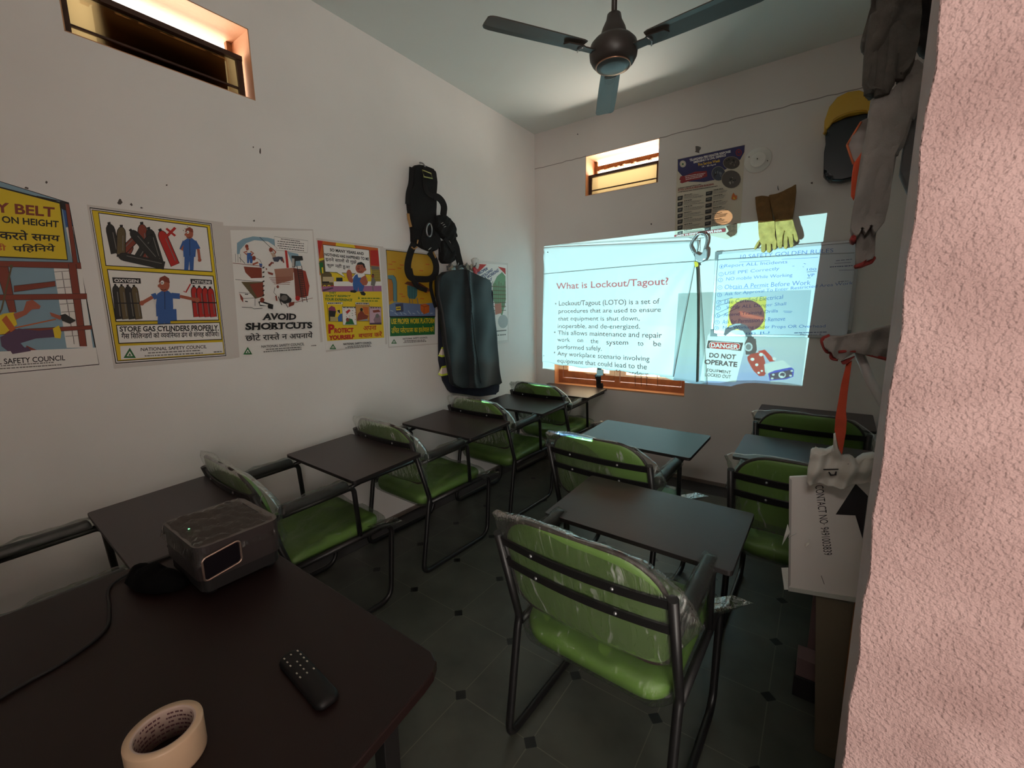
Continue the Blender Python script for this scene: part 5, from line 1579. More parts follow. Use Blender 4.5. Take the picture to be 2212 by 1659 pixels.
def make_chair():
    root = empty('tablet_chair')
    for s_ in (-1, 1):
        x = s_ * HW
        f = MB()
        path = fillet([(x, up_y(0.785), 0.785), (x, 0.072, 0.435), (x, 0.062, 0.40), (x, 0.0, 0.014), (x, 0.545, 0.014), (x, 0.578, 0.418), (x, 0.08, 0.412)], [0, 0.03, 0.04, 0.05, 0.07, 0.06, 0], 6)
        f.tube(path, 0.0135, 12)
        f.build('side_frame', frame_m, root)
        f = MB(); f.tube(fillet([(x, up_y(0.655), 0.655), (x, 0.385, 0.672), (x, 0.400, 0.418)], [0, 0.03, 0], 6), 0.0115, 10); f.build('arm_frame', frame_m, root)
        f = MB(); f.tube([(x, 0.33, 0.670), (x, 0.42, 0.684), (x, 0.73, 0.694)], 0.010, 10); f.build('tablet_support', frame_m, root)
        f = MB(); f.puffy(rrect(-0.024, 0.055, 0.024, 0.355, 0.014), lambda u, v, h, x=x: (x + u, v, 0.668 + 0.017 * v / .35 + h), 0.030, R=0.018, back=0.15, res=0.012); pd = f.build('armrest_pad', pad_m, root, fix=True)
        f = MB(); f.puffy(wavy(rrect(-0.030, 0.045, 0.030, 0.365, 0.014), 1, 0.003, s_ + 5), lambda u, v, h, x=x: (x + u, v, 0.667 + 0.017 * v / .35 + h), 0.037, R=0.018, back=0.35, res=0.014, bump=0.004); f.build('arm_wrap', wrap, pd)
    # backrest: cushion, piping, two bars behind it with their screws
    ol = rrect(-0.250, 0.515, 0.250, 0.864, (0.07, 0.07, 0.135, 0.135), 8)
    f = MB(); f.puffy(ol, pad_fn, 0.034, R=0.045, back=0.45, res=0.028, bump=0.002); back = f.build('backrest', green, root, fix=True)
    f = MB(); f.tube([pad_fn(u * 1.004, (v - .69) * 1.008 + .69, 0.0) for u, v in ol], 0.007, 8, closed=True); f.build('piping', mat('dark_piping', (46, 36, 32), 0.6), back)
    for z in (0.762, 0.678):
        f = MB(); pts = []
        for i in range(13):
            u = -HW + 2 * HW * i / 12
            pts.append((u, up_y(z) + 0.001 - 0.026 * (1 - (u / HW) ** 2), z))
        f.ribbon(pts, 0.030, 0.006, (0, -1, -0.3)); bar = f.build('back_bar', frame_m, root)
        for u in (-0.13, 0.12):
            f = MB(); p = Vector((u, up_y(z) - 0.003 - 0.026 * (1 - (u / HW) ** 2), z)); f.lathe([(0.0055, 0), (0.005, 0.003), (0, 0.004)], p, 12, 0, Matrix.Rotation(PI / 2, 3, 'X')); f.build('screw', steel, bar)
    # seat
    so = rrect(-0.248, 0.045, 0.248, 0.535, (0.09, 0.09, 0.06, 0.06), 7)

    def seat_fn(u, v, h):
        sag = 0.020 * math.sin(min(1, max(0, (v - .04) / .5)) * PI) * (1 - (u / .25) ** 2)
        return (u, v, 0.440 + h - sag + 0.035 * (max(0, v - .3) / .24) ** 2 * 0.25 + (-0.02 * max(0, (0.16 - v) / .12)))
    f = MB(); f.puffy(so, seat_fn, 0.034, R=0.06, back=1.75, res=0.03, bump=0.002); seat = f.build('seat', green, root, fix=True)
    for y in (0.16, 0.43):
        f = MB(); f.tube([(-HW, y, 0.408), (HW, y, 0.408)], 0.010, 8); f.build('seat_bar', frame_m, root)
    # plastic film, still on: seat and backrest
    so2 = wavy(rrect(-0.262, 0.035, 0.262, 0.550, (0.08, 0.08, 0.02, 0.02), 5), 1, 0.004, 3)
    f = MB(); f.puffy(so2, seat_fn, 0.042, R=0.06, back=1.5, res=0.034, bump=0.009, seed=4)
    for s_, L in ((1, 0.105), (-1, 0.06)):                    # loose corners of the bag
        b0 = Vector((s_ * 0.235, 0.535, 0.440)); b1 = Vector((s_ * 0.262, 0.44, 0.452)); tip = Vector((s_ * (0.262 + L), 0.55 + L * .3, 0.452)); lo = Vector((s_ * 0.262, 0.50, 0.402))
        mid = (b0 + tip) / 2 + Vector((0, 0.012, 0.014))
        f.add([b0, mid, tip, b1, lo], [(0, 1, 3), (1, 2, 3), (3, 2, 4)], 0, False)
    f.build('seat_wrap', wrap, seat)
    bo = wavy([(-0.262, 0.52), (-0.15, 0.505), (0.1, 0.508), (0.262, 0.52), (0.275, 0.60), (0.325, 0.70), (0.285, 0.79), (0.20, 0.856), (0.10, 0.874), (-0.05, 0.879), (-0.18, 0.872), (-0.262, 0.858), (-0.292, 0.836), (-0.282, 0.78), (-0.27, 0.65)], 2, 0.005, 8)
    f = MB(); f.puffy(bo, pad_fn, 0.044, R=0.05, back=0.40, res=0.034, bump=0.006, seed=6)
    f.build('back_wrap', wrap2, back)
    # writing tablet across both arms
    tb = empty('writing_tablet'); col.objects.unlink(tb); bpy.data.objects.remove(tb)
    f = MB(); T = Matrix.Translation((0, 0.355, 0.706)) @ Matrix.Rotation(math.radians(3.5), 4, 'X')
    ou = rrect(-0.323, 0.0, 0.323, 0.392, 0.012, 3)
    f.prism([T @ Vector((u, v, 0)) for u, v in ou], T.to_3x3() @ Vector((0, 0, 0.0165)))
    f.m = [1] * len(f.m); f.m[1] = 0
    f.build('tablet_top', [laminate, lam_edge], root, bevel=0.0012)
    return root


def copy_tree(o, parent=None):
    c = o.copy(); col.objects.link(c); c.parent = parent
    for ch in list(o.children):
        copy_tree(ch, c)
    return c


proto = make_chair()
GRP = 'green chairs with writing tablets'
CHAIRS = [(1.905, 0.985, -1.5, 'green tablet chair nearest the camera, seen from behind in the middle row', -0.05),
          (0.485, -0.080, -1.0, 'green tablet chair beside the desk, only its tablet and one arm showing', 0),
          (0.425, 0.700, -2.0, 'green tablet chair by the long wall just beyond the projector', 0),
          (0.425, 1.485, -2.0, 'green tablet chair by the long wall under the protect yourself poster', 0),
          (0.455, 2.265, -2.0, 'green tablet chair by the long wall in front of the black apron', 0),
          (0.475, 3.030, -1.5, 'green tablet chair in the room corner under the projected slide', 0),
          (1.575, 1.835, -3.0, 'green tablet chair in the middle row with the brightly lit tablet', 0),
          (2.400, 1.960, -1.0, 'green tablet chair beside the white contact sign, partly hidden', 0),
          (2.385, 2.905, -1.0, 'green tablet chair farthest along the row under the whiteboard', 0)]
for i, (x, y, a, lab, dt) in enumerate(CHAIRS):
    c = proto if i == 0 else copy_tree(proto)
    c.location = (x, y, 0.0); c.rotation_euler = (0, 0, math.radians(a))
    tag(c, lab, 'chair', GRP)
    if i in (4, 5):                                        # tablets pushed in a little
        for ch in c.children:
            if ch.name.startswith('tablet_top'):
                ch.location.y = -0.02 if i == 4 else -0.07
for ch in proto.children:
    if ch.name.startswith('tablet_top'):
        ch.location = (0.012, -0.055, -0.018)

# ================================================================== DESK AND WHAT STANDS ON IT
desk_m = mat('desk_veneer', (32, 18, 17), 0.45, vary=0.15, vscale=6, spec=0.3)
DZ = 0.760
desk = empty('desk', (1.38, -0.1, 0))
dl = Vector(desk.location)
tag(desk, 'dark brown desk in the near corner carrying the projector', 'desk')
out = [(0.872, -0.86), (2.02, -0.86), (1.99, -0.60), (1.842, 0.47), (1.836, 0.498), (1.822, 0.520), (1.795, 0.532), (0.872, 0.532)]
f = MB(); f.prism([Vector((x, y, DZ - 0.025)) - dl for x, y in out], (0, 0, 0.025)); f.build('desk_top', desk_m, desk, bevel=0.004)
for x, y in ((0.92, 0.47), (1.75, 0.44), (0.92, -0.80), (1.90, -0.80)):
    f = MB(); f.box(Vector((x - 0.018, y - 0.018, 0)) - dl, Vector((x + 0.018, y + 0.018, DZ - 0.024)) - dl); f.build('leg', frame_m, desk, bevel=0.002)
f = MB(); f.box(Vector((0.93, 0.462, DZ - 0.07)) - dl, Vector((1.74, 0.478, DZ - 0.024)) - dl); f.box(Vector((0.912, -0.79, DZ - 0.07)) - dl, Vector((0.928, 0.46, DZ - 0.024)) - dl); f.build('apron_rail', frame_m, desk)

# --- projector
pj = empty('projector', (1.09, 0.415, DZ)); pl = Vector(pj.location)
tag(pj, 'small grey projector wrapped in plastic on the desk, casting the slide', 'projector')
case = mat('projector_grey', (104, 96, 92), 0.5, vary=0.12, vscale=20, bump=0.25, bscale=50)
xa, xb, ya, yb = 0.962, 1.212, 0.318, 0.520
zb, zt = DZ + 0.046, DZ + 0.136
ou = rrect(xa, ya, xb, yb, 0.028, 6)
f = MB(); n = len(ou)
top = [Vector((x, y, zt)) - pl for x, y in ou]; bot = [Vector((x, y, zb)) - pl for x, y in ou]
sx0, sx1 = 1.015, 1.155                                        # lens slot in the face towards the screen
f.add(top + bot, [tuple(range(n)), tuple(range(2 * n - 1, n - 1, -1))])
f.m[0] = 1
for i in range(n):
    j = (i + 1) % n
    a, b_ = ou[i], ou[j]
    if abs(a[1] - yb) < 1e-6 and abs(b_[1] - yb) < 1e-6 and abs(a[0] - b_[0]) > 0.05:
        for xs, xe in ((a[0], sx1), (sx0, b_[0])):
            f.add([Vector((xs, yb, zb)) - pl, Vector((xe, yb, zb)) - pl, Vector((xe, yb, zt)) - pl, Vector((xs, yb, zt)) - pl], [(3, 2, 1, 0)])
        f.add([Vector((sx0, yb, zb)) - pl, Vector((sx1, yb, zb)) - pl, Vector((sx1, yb, zb + .004)) - pl, Vector((sx0, yb, zb + .004)) - pl], [(0, 1, 2, 3)])
    else:
        f.add([bot[i], bot[j], top[j], top[i]], [(0, 1, 2, 3)])
body = f.build('body', [mat('projector_side', (52, 46, 46), 0.4, bump=0.2, bscale=40), case], pj)
f = MB(); wr = film('projector_wrap', tint=(214, 208, 204), haze=0.12, scale=24)
nn = 26; vs = []; fs = []
for j in range(nn + 1):
    for i in range(nn + 1):
        u, v = i / nn, j / nn
        x = xa - 0.004 + (xb - xa + 0.008) * u; y = ya - 0.006 + (yb - ya - 0.01) * v
        e = min(u, 1 - u, v) * 6
        vs.append(Vector((x, y, zt + 0.004 - 0.045 * max(0, 1 - e * 2.2) ** 2 + 0.003 * math.sin(23 * u + 9 * v + 3 * math.sin(7 * v)) + 0.002 * math.sin(40 * v - 22 * u))) - pl)
fs = [(j * (nn + 1) + i, j * (nn + 1) + i + 1, (j + 1) * (nn + 1) + i + 1, (j + 1) * (nn + 1) + i) for j in range(nn) for i in range(nn)]
f.add(vs, fs, 0, True); f.build('plastic_cover', wr, pj)
# the framed window on the face towards the camera
fr = [Vector((xb + 0.005, y, z + 0.16 * (y - 0.37))) - pl for y, z in rrect(0.326, DZ + 0.056, 0.412, DZ + 0.116, 0.010, 5)]
f = MB(); f.tube(fr, 0.0028, 8, closed=True); bez = f.build('bezel', mat('bronze_bezel', (186, 160, 148), 0.25, 0.85), pj)
f = MB(); f.prism([p + Vector((-.004, 0, 0)) for p in fr], (0.003, 0, 0)); f.build('side_window', mat('dark_gloss', (20, 18, 24), 0.12), pj, fix=True)
f = MB(); p = Vector((1.085, 0.345, zt + 0.006)) - pl; f.lathe([(0.0022, 0), (0.0022, 0.0012), (0, 0.0016)], p, 12)
led = bpy.data.materials.new('green_led'); led.use_nodes = True; bb = led.node_tree.nodes['Principled BSDF']; bb.inputs['Base Color'].default_value = (0.1, .6, .2, 1); bb.inputs['Emission Color'].default_value = (0.25, 1.0, 0.4, 1); bb.inputs['Emission Strength'].default_value = 1.6
f.build('status_light', led, pj)
for x, y in ((xa + .03, ya + .03), (xb - .03, ya + .03), (xa + .03, yb - .03), (xb - .03, yb - .03)):
    f = MB(); f.lathe([(0.012, 0), (0.012, 0.012)], Vector((x, y, DZ)) - pl, 14); f.build('foot', black_m, pj)
f = MB(); f.prism([Vector((x, y, DZ + .012)) - pl for x, y in rrect(xa + .006, ya + .006, xb - .006, yb - .006, 0.024, 5)], (0, 0, 0.0345)); f.build('base', black_m, pj, fix=True)  # black block stands in for the shadow under the raised body

# the slide in the gate, 6 cm in front of the lamp: what it lets through is the picture on the wall
GATE = 0.06
DY = D - LAMP.y


def to_gate(x, z, layer=0.0):
    k = (GATE - 0.00012 * layer) / DY
    return LAMP + Vector((x - LAMP.x, DY, z - LAMP.z)) * k - pl


class Slide(Sheet):
    def build_gate(self, name, parent):
        vs = []
        for p in self.mb.v:
            lay = (D - p[1]) / self.STEP
            vs.append(tuple(to_gate(p[0], p[2], lay)))
        self.mb.v = vs
        return self.mb.build(name, self.mats, parent)


wall_xz = lambda px, py: (lambda p: (p.x, p.z))(on('y', D, px, py))
# opaque gate around the lit rectangle
edge = [wall_xz(1175.5, 532), wall_xz(1787, 460), (2.313, 0.850), (0.079, 0.850)]
f = MB()
cx = sum(p[0] for p in edge) / len(edge); cz = sum(p[1] for p in edge) / len(edge)
n = len(edge)
far = []
for x, z in edge:
    d = math.hypot(x - cx, z - cz); far.append((cx + (x - cx) / d * 3.4, cz + (z - cz) / d * 3.4))
f.add([to_gate(x, z) for x, z in edge] + [to_gate(x, z) for x, z in far], [(i, (i + 1) % n, n + (i + 1) % n, n + i) for i in range(n)])
f.build('gate_mask', black_m, pj)

TX, TR_ = dye('slide_ink', (58, 56, 58)), dye('slide_red', (214, 84, 96))
s = Slide('y', D, -1, ox=1160.0, oy=580.0, sc=0.144665); s.STEP = 0.002
LINES = [('Lockout/Tagout (LOTO) is a set of', 337, 478, 548, 1842, 440, 518), ('procedures that are used to ensure', 332, 598, 660, 1862, 568, 640), ('that equipment is shut down,', 328, 712, 770, 1545, 700, 768),
         ('inoperable, and de-energized.', 322, 820, 882, 1552, 820, 892), ('This allows maintenance and repair', 322, 918, 982, 1880, 945, 1030)]


def fit(s, m, txt, x0, yt0, yb0, x1, yt1, yb1, bold=0.006):
    """One line of type: top and base line at either end; descenders hang below."""
    V, F = text_shape(txt, bold)
    lo = V[:, 0].min(); hi = V[:, 0].max(); capv = 0.70
    a, b_, c_, d_ = s.pt(x0, yt0), s.pt(x1, yt1), s.pt(x1, yb1), s.pt(x0, yb0)
    vs = []
    for x, y in V:
        u = (x - lo) / (hi - lo); v = y / capv
        vs.append(d_ * ((1 - u) * (1 - v)) + c_ * (u * (1 - v)) + b_ * (u * v) + a * ((1 - u) * v))
    s.mb.add(s.lift(vs), F, s.mi(m))


fit(s, TR_, 'What is Lockout/Tagout?', 297, 212, 302, 1978, 122, 232, 0.010)
for t, x0, ya_, yb_, x1, yc_, yd_ in LINES:
    fit(s, TX, t, x0, ya_, yb_, x1, yc_, yd_)
    s.layer -= 1
for t, x0, x1, yt, yb_ in (('work', 318, 500, 1025, 1085), ('on', 610, 698, 1030, 1090), ('the', 812, 930, 1038, 1108), ('system', 1048, 1378, 1056, 1128), ('to', 1520, 1605, 1068, 1142), ('be', 1752, 1866, 1072, 1152)):
    fit(s, TX, t, x0, yt, yb_, x1, yt + 4, yb_ + 4); s.layer -= 1
fit(s, TX, 'performed safely.', 316, 1128, 1192, 980, 1150, 1222); s.layer -= 1
fit(s, TX, 'Any workplace scenario involving', 314, 1230, 1292, 1692, 1300, 1380); s.layer -= 1
fit(s, TX, 'equipment that could lead to the', 312, 1336, 1396, 1652, 1420, 1502); s.layer -= 1
fit(s, TX, 'of hazardous', 1130, 1500, 1560, 1680, 1540, 1610)
for x, y in ((290, 518), (278, 944), (272, 1250)):
    s.layer -= 1
    s.ell(TX, x, y, 10, 11, n=12)
s.layer -= 1; s.ell(TX, 110, 1296, 8, 9, n=10)
s.build_gate('slide_text', pj)

# the picture on the slide, as one flat arrangement of coloured pieces
items = []


def zp(x, y):
    return wall_xz(1480 + x * .204918, 520 + y * .204918)


def pic(rgb, pts):
    items.append((dye('slide_%02x%02x%02x' % rgb, rgb), [[zp(*p) for p in pts]]))


def pic_ell(rgb, cx, cy, rx, ry, rot=0.0, n=26):
    c, s_ = math.cos(rot), math.sin(rot)
    pic(rgb, [(cx + rx * math.cos(2 * PI * k / n) * c - ry * math.sin(2 * PI * k / n) * s_, cy + rx * math.cos(2 * PI * k / n) * s_ + ry * math.sin(2 * PI * k / n) * c) for k in range(n)])


def pic_text(rgb, txt, tl, tr, br, bl, bold=0.0):
    V, F = text_shape(txt, bold); lo, hi = V.min(0), V.max(0); U = (V - lo) / (hi - lo)
    q = [np.array(zp(*p)) for p in (tl, tr, br, bl)]
    W_ = [tuple(q[3] * ((1 - u) * (1 - v)) + q[2] * (u * (1 - v)) + q[1] * (u * v) + q[0] * ((1 - u) * v)) for u, v in U]
    items.append((dye('slide_%02x%02x%02x' % rgb, rgb), [[W_[i] for i in f_] for f_ in F]))


L0, L1 = (-62, 550), (-126, 1560)
R0, R1 = (1342, 512), (1225, 1560)
NB = 12
lerp = lambda a, b_, t: tuple(x + (y - x) * t for x, y in zip(a, b_))
for k in range(NB):
    t0, t1 = k / NB, (k + 1) / NB
    for h in range(4):
        u0, u1 = h / 4, (h + 1) / 4
        tt = (k + .5) / NB; uu = (h + .5) / 4
        base_ = lerp((196, 208, 206), (204, 210, 210), tt)
        blue = (146, 166, 218)
        w_ = max(0, min(1, (tt - 0.55) / .4)) * (0.85 if 0.25 < uu < 0.75 else (0.25 if uu > .7 else 0.55))
        grey = (166, 182, 178)
        w2_ = max(0, 1 - uu * 3.2) * (1 - tt * .7)
        c_ = lerp(lerp(base_, blue, w_), grey, w2_)
        items.append((dye('slide_bg_%d_%d' % (k, h), tuple(int(v) for v in c_)), [[zp(*lerp(lerp(L0, L1, t0), lerp(R0, R1, t0), u0)), zp(*lerp(lerp(L0, L1, t0), lerp(R0, R1, t0), u1)), zp(*lerp(lerp(L0, L1, t1), lerp(R0, R1, t1), u1)), zp(*lerp(lerp(L0, L1, t1), lerp(R0, R1, t1), u0))]]))
pic((236, 202, 70), [(478, 606), (868, 582), (848, 932), (452, 940)])
pic((244, 216, 110), [(478, 606), (868, 582), (866, 612), (476, 640)])
pic_ell((110, 54, 52), 660, 786, 188, 166)
pic_ell((126, 62, 56), 655, 780, 160, 140)
pic((188, 74, 56), [(570, 740), (620, 735), (720, 775), (840, 800), (840, 840), (700, 815), (600, 800)])
pic((214, 96, 66), [(590, 745), (720, 785), (835, 812), (835, 826), (700, 800), (600, 770)])
pic((236, 240, 238), [(272, 950), (330, 935), (620, 990), (632, 1040), (250, 1000)])
pic((78, 84, 86), [(418, 985), (430, 930), (480, 890), (540, 868), (600, 866), (660, 890), (705, 950), (728, 1040), (662, 1045), (648, 985), (610, 935), (560, 925), (500, 945), (462, 975), (440, 1000)])
pic((160, 166, 166), [(470, 900), (540, 872), (600, 870), (590, 884), (540, 888), (480, 915)])
pic((70, 76, 78), [(660, 1020), (745, 1035), (756, 1150), (735, 1200), (640, 1200), (625, 1090)])
pic_ell((196, 204, 204), 668, 1120, 44, 46); pic_ell((120, 128, 130), 668, 1120, 28, 30)
pic((208, 62, 48), [(765, 1165), (840, 1148), (905, 1215), (945, 1270), (890, 1275), (835, 1200)])
pic((186, 62, 46), [(655, 1225), (690, 1195), (785, 1175), (825, 1215), (845, 1280), (838, 1330), (850, 1395), (835, 1425), (780, 1428), (720, 1370), (660, 1265)])
for x, y, q in ((800, 1200, 22), (710, 1250, 20), (755, 1308, 18), (775, 1392, 14), (808, 1372, 12), (940, 1245, 20)):
    pic_ell((236, 232, 226), x, y, q, q * .85, n=14)
pic((222, 226, 220), [(832, 1302), (1030, 1258), (1120, 1330), (1100, 1345), (900, 1400), (870, 1400)])
pic((200, 206, 200), [(832, 1302), (870, 1400), (882, 1452), (840, 1380)])
pic((56, 84, 190), [(875, 1398), (945, 1368), (1120, 1334), (1148, 1360), (1142, 1432), (1060, 1462), (890, 1474)])
pic((60, 66, 84), [(890, 1402), (960, 1390), (1120, 1358), (1132, 1425), (1050, 1452), (898, 1464)])
pic_ell((222, 226, 222), 1022, 1415, 38, 34); pic_ell((60, 66, 84), 1026, 1412, 26, 22); pic_ell((222, 226, 222), 1016, 1436, 18, 14, n=14)
for x, y in ((930, 1412), (1125, 1372), (1112, 1422), (918, 1452)):
    pic_ell((210, 214, 212), x, y, 15, 11, n=12)
pic((240, 246, 244), [(238, 1000), (250, 985), (632, 1042), (620, 1160), (536, 1490), (160, 1474), (205, 1190)])
pic((60, 64, 66), [(243, 1050), (612, 1076), (590, 1162), (226, 1132)])
red_o = [(250, 1118), (252, 1085), (272, 1064), (420, 1068), (562, 1082), (582, 1100), (574, 1138), (550, 1152), (400, 1148), (270, 1138)]
pic((240, 246, 244), red_o)
cxr, czr = 416, 1108
pic((206, 54, 48), [(cxr + (x - cxr) * .965, czr + (y - czr) * .88) for x, y in red_o])
pic_text((244, 248, 246), 'DANGER', (274, 1076), (562, 1096), (556, 1142), (270, 1124), 0.03)
DT = (62, 70, 74)
pic_text(DT, 'DO NOT', (258, 1180), (540, 1200), (528, 1254), (252, 1230), 0.03)
pic_text(DT, 'OPERATE', (210, 1248), (553, 1278), (546, 1334), (206, 1300), 0.035)
pic_text(DT, 'EQUIPMENT', (232, 1346), (486, 1372), (480, 1410), (228, 1382), 0.015)
pic_text(DT, 'LOCKED OUT', (218, 1392), (486, 1418), (480, 1454), (212, 1426), 0.015)
pic((90, 100, 100), [(158, 1478), (205, 1482), (205, 1487), (158, 1483)])
V_, F_, own = [], [], []
for k, (m_, loops) in enumerate(items):
    for lp in loops:
        if sum(lp[i - 1][0] * lp[i][1] - lp[i][0] * lp[i - 1][1] for i in range(len(lp))) < 0:
            lp = lp[::-1]
        o0 = len(V_); V_ += lp; F_.append(list(range(o0, o0 + len(lp)))); own.append(k)
r = delaunay_2d_cdt([Vector(p) for p in V_], [], F_, 1, 1e-6)
ms = []; f = MB(); idx = {}
vs = [to_gate(p.x, p.y, 40) for p in r[0]]
fs, mi_ = [], []
tv = np.array([(p.x, p.y) for p in r[0]])
cen = np.array([tv[list(t)].mean(0) for t in r[2]])
top_ = np.full(len(cen), -1)
for face, k in zip(F_, own):                         # later pieces lie on top
    P = np.array([V_[i] for i in face]); lo, hi = P.min(0), P.max(0)
    c = np.nonzero(((cen >= lo) & (cen <= hi)).all(1))[0]
    if len(c):
        q = cen[c]; a, b_ = P, np.roll(P, -1, 0)
        x, y = q[:, :1], q[:, 1:]
        hit = ((a[None, :, 1] > y) != (b_[None, :, 1] > y)) & (x < (b_[None, :, 0] - a[None, :, 0]) * (y - a[None, :, 1]) / (b_[None, :, 1] - a[None, :, 1] + 1e-15) + a[None, :, 0])
        c = c[hit.sum(1) % 2 == 1]
        top_[c] = np.maximum(top_[c], k)
for tri, k in zip(r[2], top_):
    if k < 0:
        continue
    m_ = items[k][0]
    if m_ not in idx:
        idx[m_] = len(ms); ms.append(m_)
    fs.append(tri); mi_.append(idx[m_])
f.add(vs, fs, 0); f.m = mi_
f.build('slide_picture', ms, pj)

# --- things lying on the desk
rem = empty('remote_control', (1.655, 0.343, DZ)); rl = Vector(rem.location)
tag(rem, 'slim black remote control with small keys lying on the desk', 'remote control')
ax = Matrix.Rotation(math.radians(-4.0), 4, 'Z')
f = MB(); f.puffy(rrect(-0.088, -0.022, 0.088, 0.022, 0.016), lambda u, v, h: ax @ Vector((u, v, 0.006 + h)), 0.013, R=0.012, back=0.45, res=0.008); f.build('body', mat('remote_black', (13, 12, 13), 0.5, spec=0.3), rem, fix=True)
key = mat('pale_key_print', (170, 162, 150), 0.5)
f = MB()
for i in range(6):
    for j in range(3):
        if (i * 3 + j) % 5 == 4:
            continue
        p = ax @ Vector((-0.070 + i * 0.014, -0.013 + j * 0.013, 0.0185))
        f.box(p - Vector((0.0022, 0.0012, 0)), p + Vector((0.0022, 0.0012, 0.0008)))
f.build('keys', key, rem)

tp = empty('tape_roll', (1.611, 0.138, DZ))
tag(tp, 'roll of cream parcel tape standing on the desk edge, printed inside its core', 'tape roll')
tape_m = mat('cream_tape', (206, 176, 146), 0.35, vary=0.05, vscale=30)
core_m = mat('card_core', (190, 168, 156), 0.7)
f = MB(); f.lathe([(0.041, 0.0), (0.050, 0.0), (0.0505, 0.004), (0.0505, 0.052), (0.050, 0.055), (0.041, 0.055)], (0, 0, 0), 64, caps=False); f.build('tape', tape_m, tp)
f = MB(); f.lathe([(0.041, 0.055), (0.0385, 0.0545), (0.038, 0.053), (0.038, 0.001), (0.041, 0.0)], (0, 0, 0), 64, caps=False); core = f.build('core', core_m, tp)
f = MB(); rg = random.Random(5)
for row in range(6):
    a = 0.0
    while a < 6.2:
        da = rg.uniform(0.05, 0.16)
        z = 0.008 + row * 0.0078
        if rg.random() < 0.82:
            vs = []
            for k in range(4):
                for zz in (z - 0.0016, z + 0.0016):
                    an = a + da * k / 3
                    vs.append((0.0377 * math.cos(an), 0.0377 * math.sin(an), zz))
            f.add(vs, [(0, 2, 3, 1), (2, 4, 5, 3), (4, 6, 7, 5)])
        a += da + rg.uniform(0.02, 0.06)
f.build('core_print', mat('core_ink', (96, 60, 66), 0.7), core)

pch = MB(); c_ = Vector((1.035, 0.272, DZ))
pch.puffy([(-0.085, -0.03), (-0.06, -0.05), (0.0, -0.045), (0.06, -0.02), (0.095, 0.02), (0.085, 0.05), (0.03, 0.045), (-0.04, 0.03), (-0.085, 0.005)], lambda u, v, h: (u, v, 0.012 + h), 0.038, R=0.035, back=0.3, res=0.014, bump=0.004)
o = pch.build('pouch', mat('pouch_black', (7, 7, 8), 0.9, bump=0.2, spec=0.1), fix=True); o.location = c_
tag(o, 'black soft pouch lying on the desk beside the projector', 'pouch')
f = MB()
f.tube(smooth_path([(0.956, 0.40, DZ + .06), (0.925, 0.385, DZ + .03), (0.905, 0.36, DZ + .006), (0.905, 0.28, DZ + .005), (0.945, 0.20, DZ + .005), (1.06, 0.175, DZ + .004), (1.15, 0.15, DZ + .004), (1.20, 0.08, DZ + .004), (1.22, 0.0, DZ + .004), (1.28, -0.15, DZ + .004), (1.2, -0.3, DZ + .004)], 8), 0.0035, 8)
tag(f.build('cable', black_m), 'thin black cable running from the projector across the desk', 'cable')
f = MB(); f.tube([(0.966, 0.36, DZ + .055), (0.935, 0.345, DZ + .05), (0.92, 0.335, DZ + .045)], [0.006, 0.007, 0.005], 10)
tag(f.build('plug', mat('maroon_plug', (60, 22, 34), 0.5)), 'short dark red plug sticking out of the projector side', 'plug')

# ================================================================== BESIDE THE ENTRANCE WALL
# white pipe rack fixed to the right wall, hidden by the entrance wall except for its brace
pipe_m = mat('white_pipe', (206, 202, 200), 0.45)
YR = 1.62
ZP_ = lambda x, y, b_: on('y', b_, 1740 + x * .48212, y * .48212)
rk = empty('rack', (2.84, YR, 0))
rkl = Vector(rk.location)
tag(rk, 'white pipe rack behind the entrance wall that carries gloves, its brace showing', 'rack')
f = MB(); f.tube([Vector((2.87, YR + .04, 0)) - rkl, Vector((2.87, YR + .04, 2.42)) - rkl], 0.014, 10); f.build('post', pipe_m, rk)
for z in (2.36, 1.99, 1.352):
    f = MB(); f.tube([Vector((XR - .001, YR + .04, z)) - rkl, Vector((2.455, YR + .04, z)) - rkl], 0.010, 10); f.build('arm', pipe_m, rk)
pb = [on('y', YR + .02, 1852, 772), on('y', YR + .02, 1880, 822), on('y', YR + .02, 1905, 868)]
f = MB(); f.tube([p - rkl for p in (pb[0] + Vector((-.004, 0, .03)), pb[1], pb[2] + (pb[2] - pb[0]) * 2.2)], 0.012, 12); f.build('brace', pipe_m, rk)

knit_g = mat('grey_knit', (92, 86, 80), 0.95, vary=0.2, vscale=60, bump=0.5, bscale=300)
knit_w = mat('white_knit', (152, 144, 140), 0.95, vary=0.12, vscale=40, bump=0.5, bscale=300)
red_hem = mat('red_hem', (150, 56, 52), 0.9, bump=0.4, bscale=200)


def zr(base_y):
    def fn(u, v, h):
        p = on('y', base_y, 1740 + u * .48212, v * .48212); p.y = base_y - h
        return p
    return fn


def glove(label, outline, y, m, T=0.03, R=None, hem=None, group=None, extra=None, res=9):
    f = MB(); f.puffy(outline, zr(y), T, R=R or 0.03, back=0.6, bump=T * .18, res=res, seed=len(label))
    parts = [('body', f, m)]
    if hem:
        g = MB(); g.puffy(hem, zr(y - .006), T * .9, R=0.02, back=0.9, bump=.003, res=6); parts.append(('hem', g, red_hem))
    if extra:
        parts += extra
    return hung('work_glove', label, 'glove', parts, group)


KG = 'knit gloves on the rack'


def fingers(y, paths, r, m):
    out_ = []
    for pth in paths:
        f = MB(); pts = smooth_path([zr(y)(a, b_, 0) for a, b_ in pth], 5)
        f.tube(pts, [r * (0.85 + 0.3 * math.sin(PI * (k + 1) / (len(pts) + 1))) * (1 if k < len(pts) - 2 else 0.75) for k in range(len(pts))], 10); out_.append(('finger', f, m))
    return out_


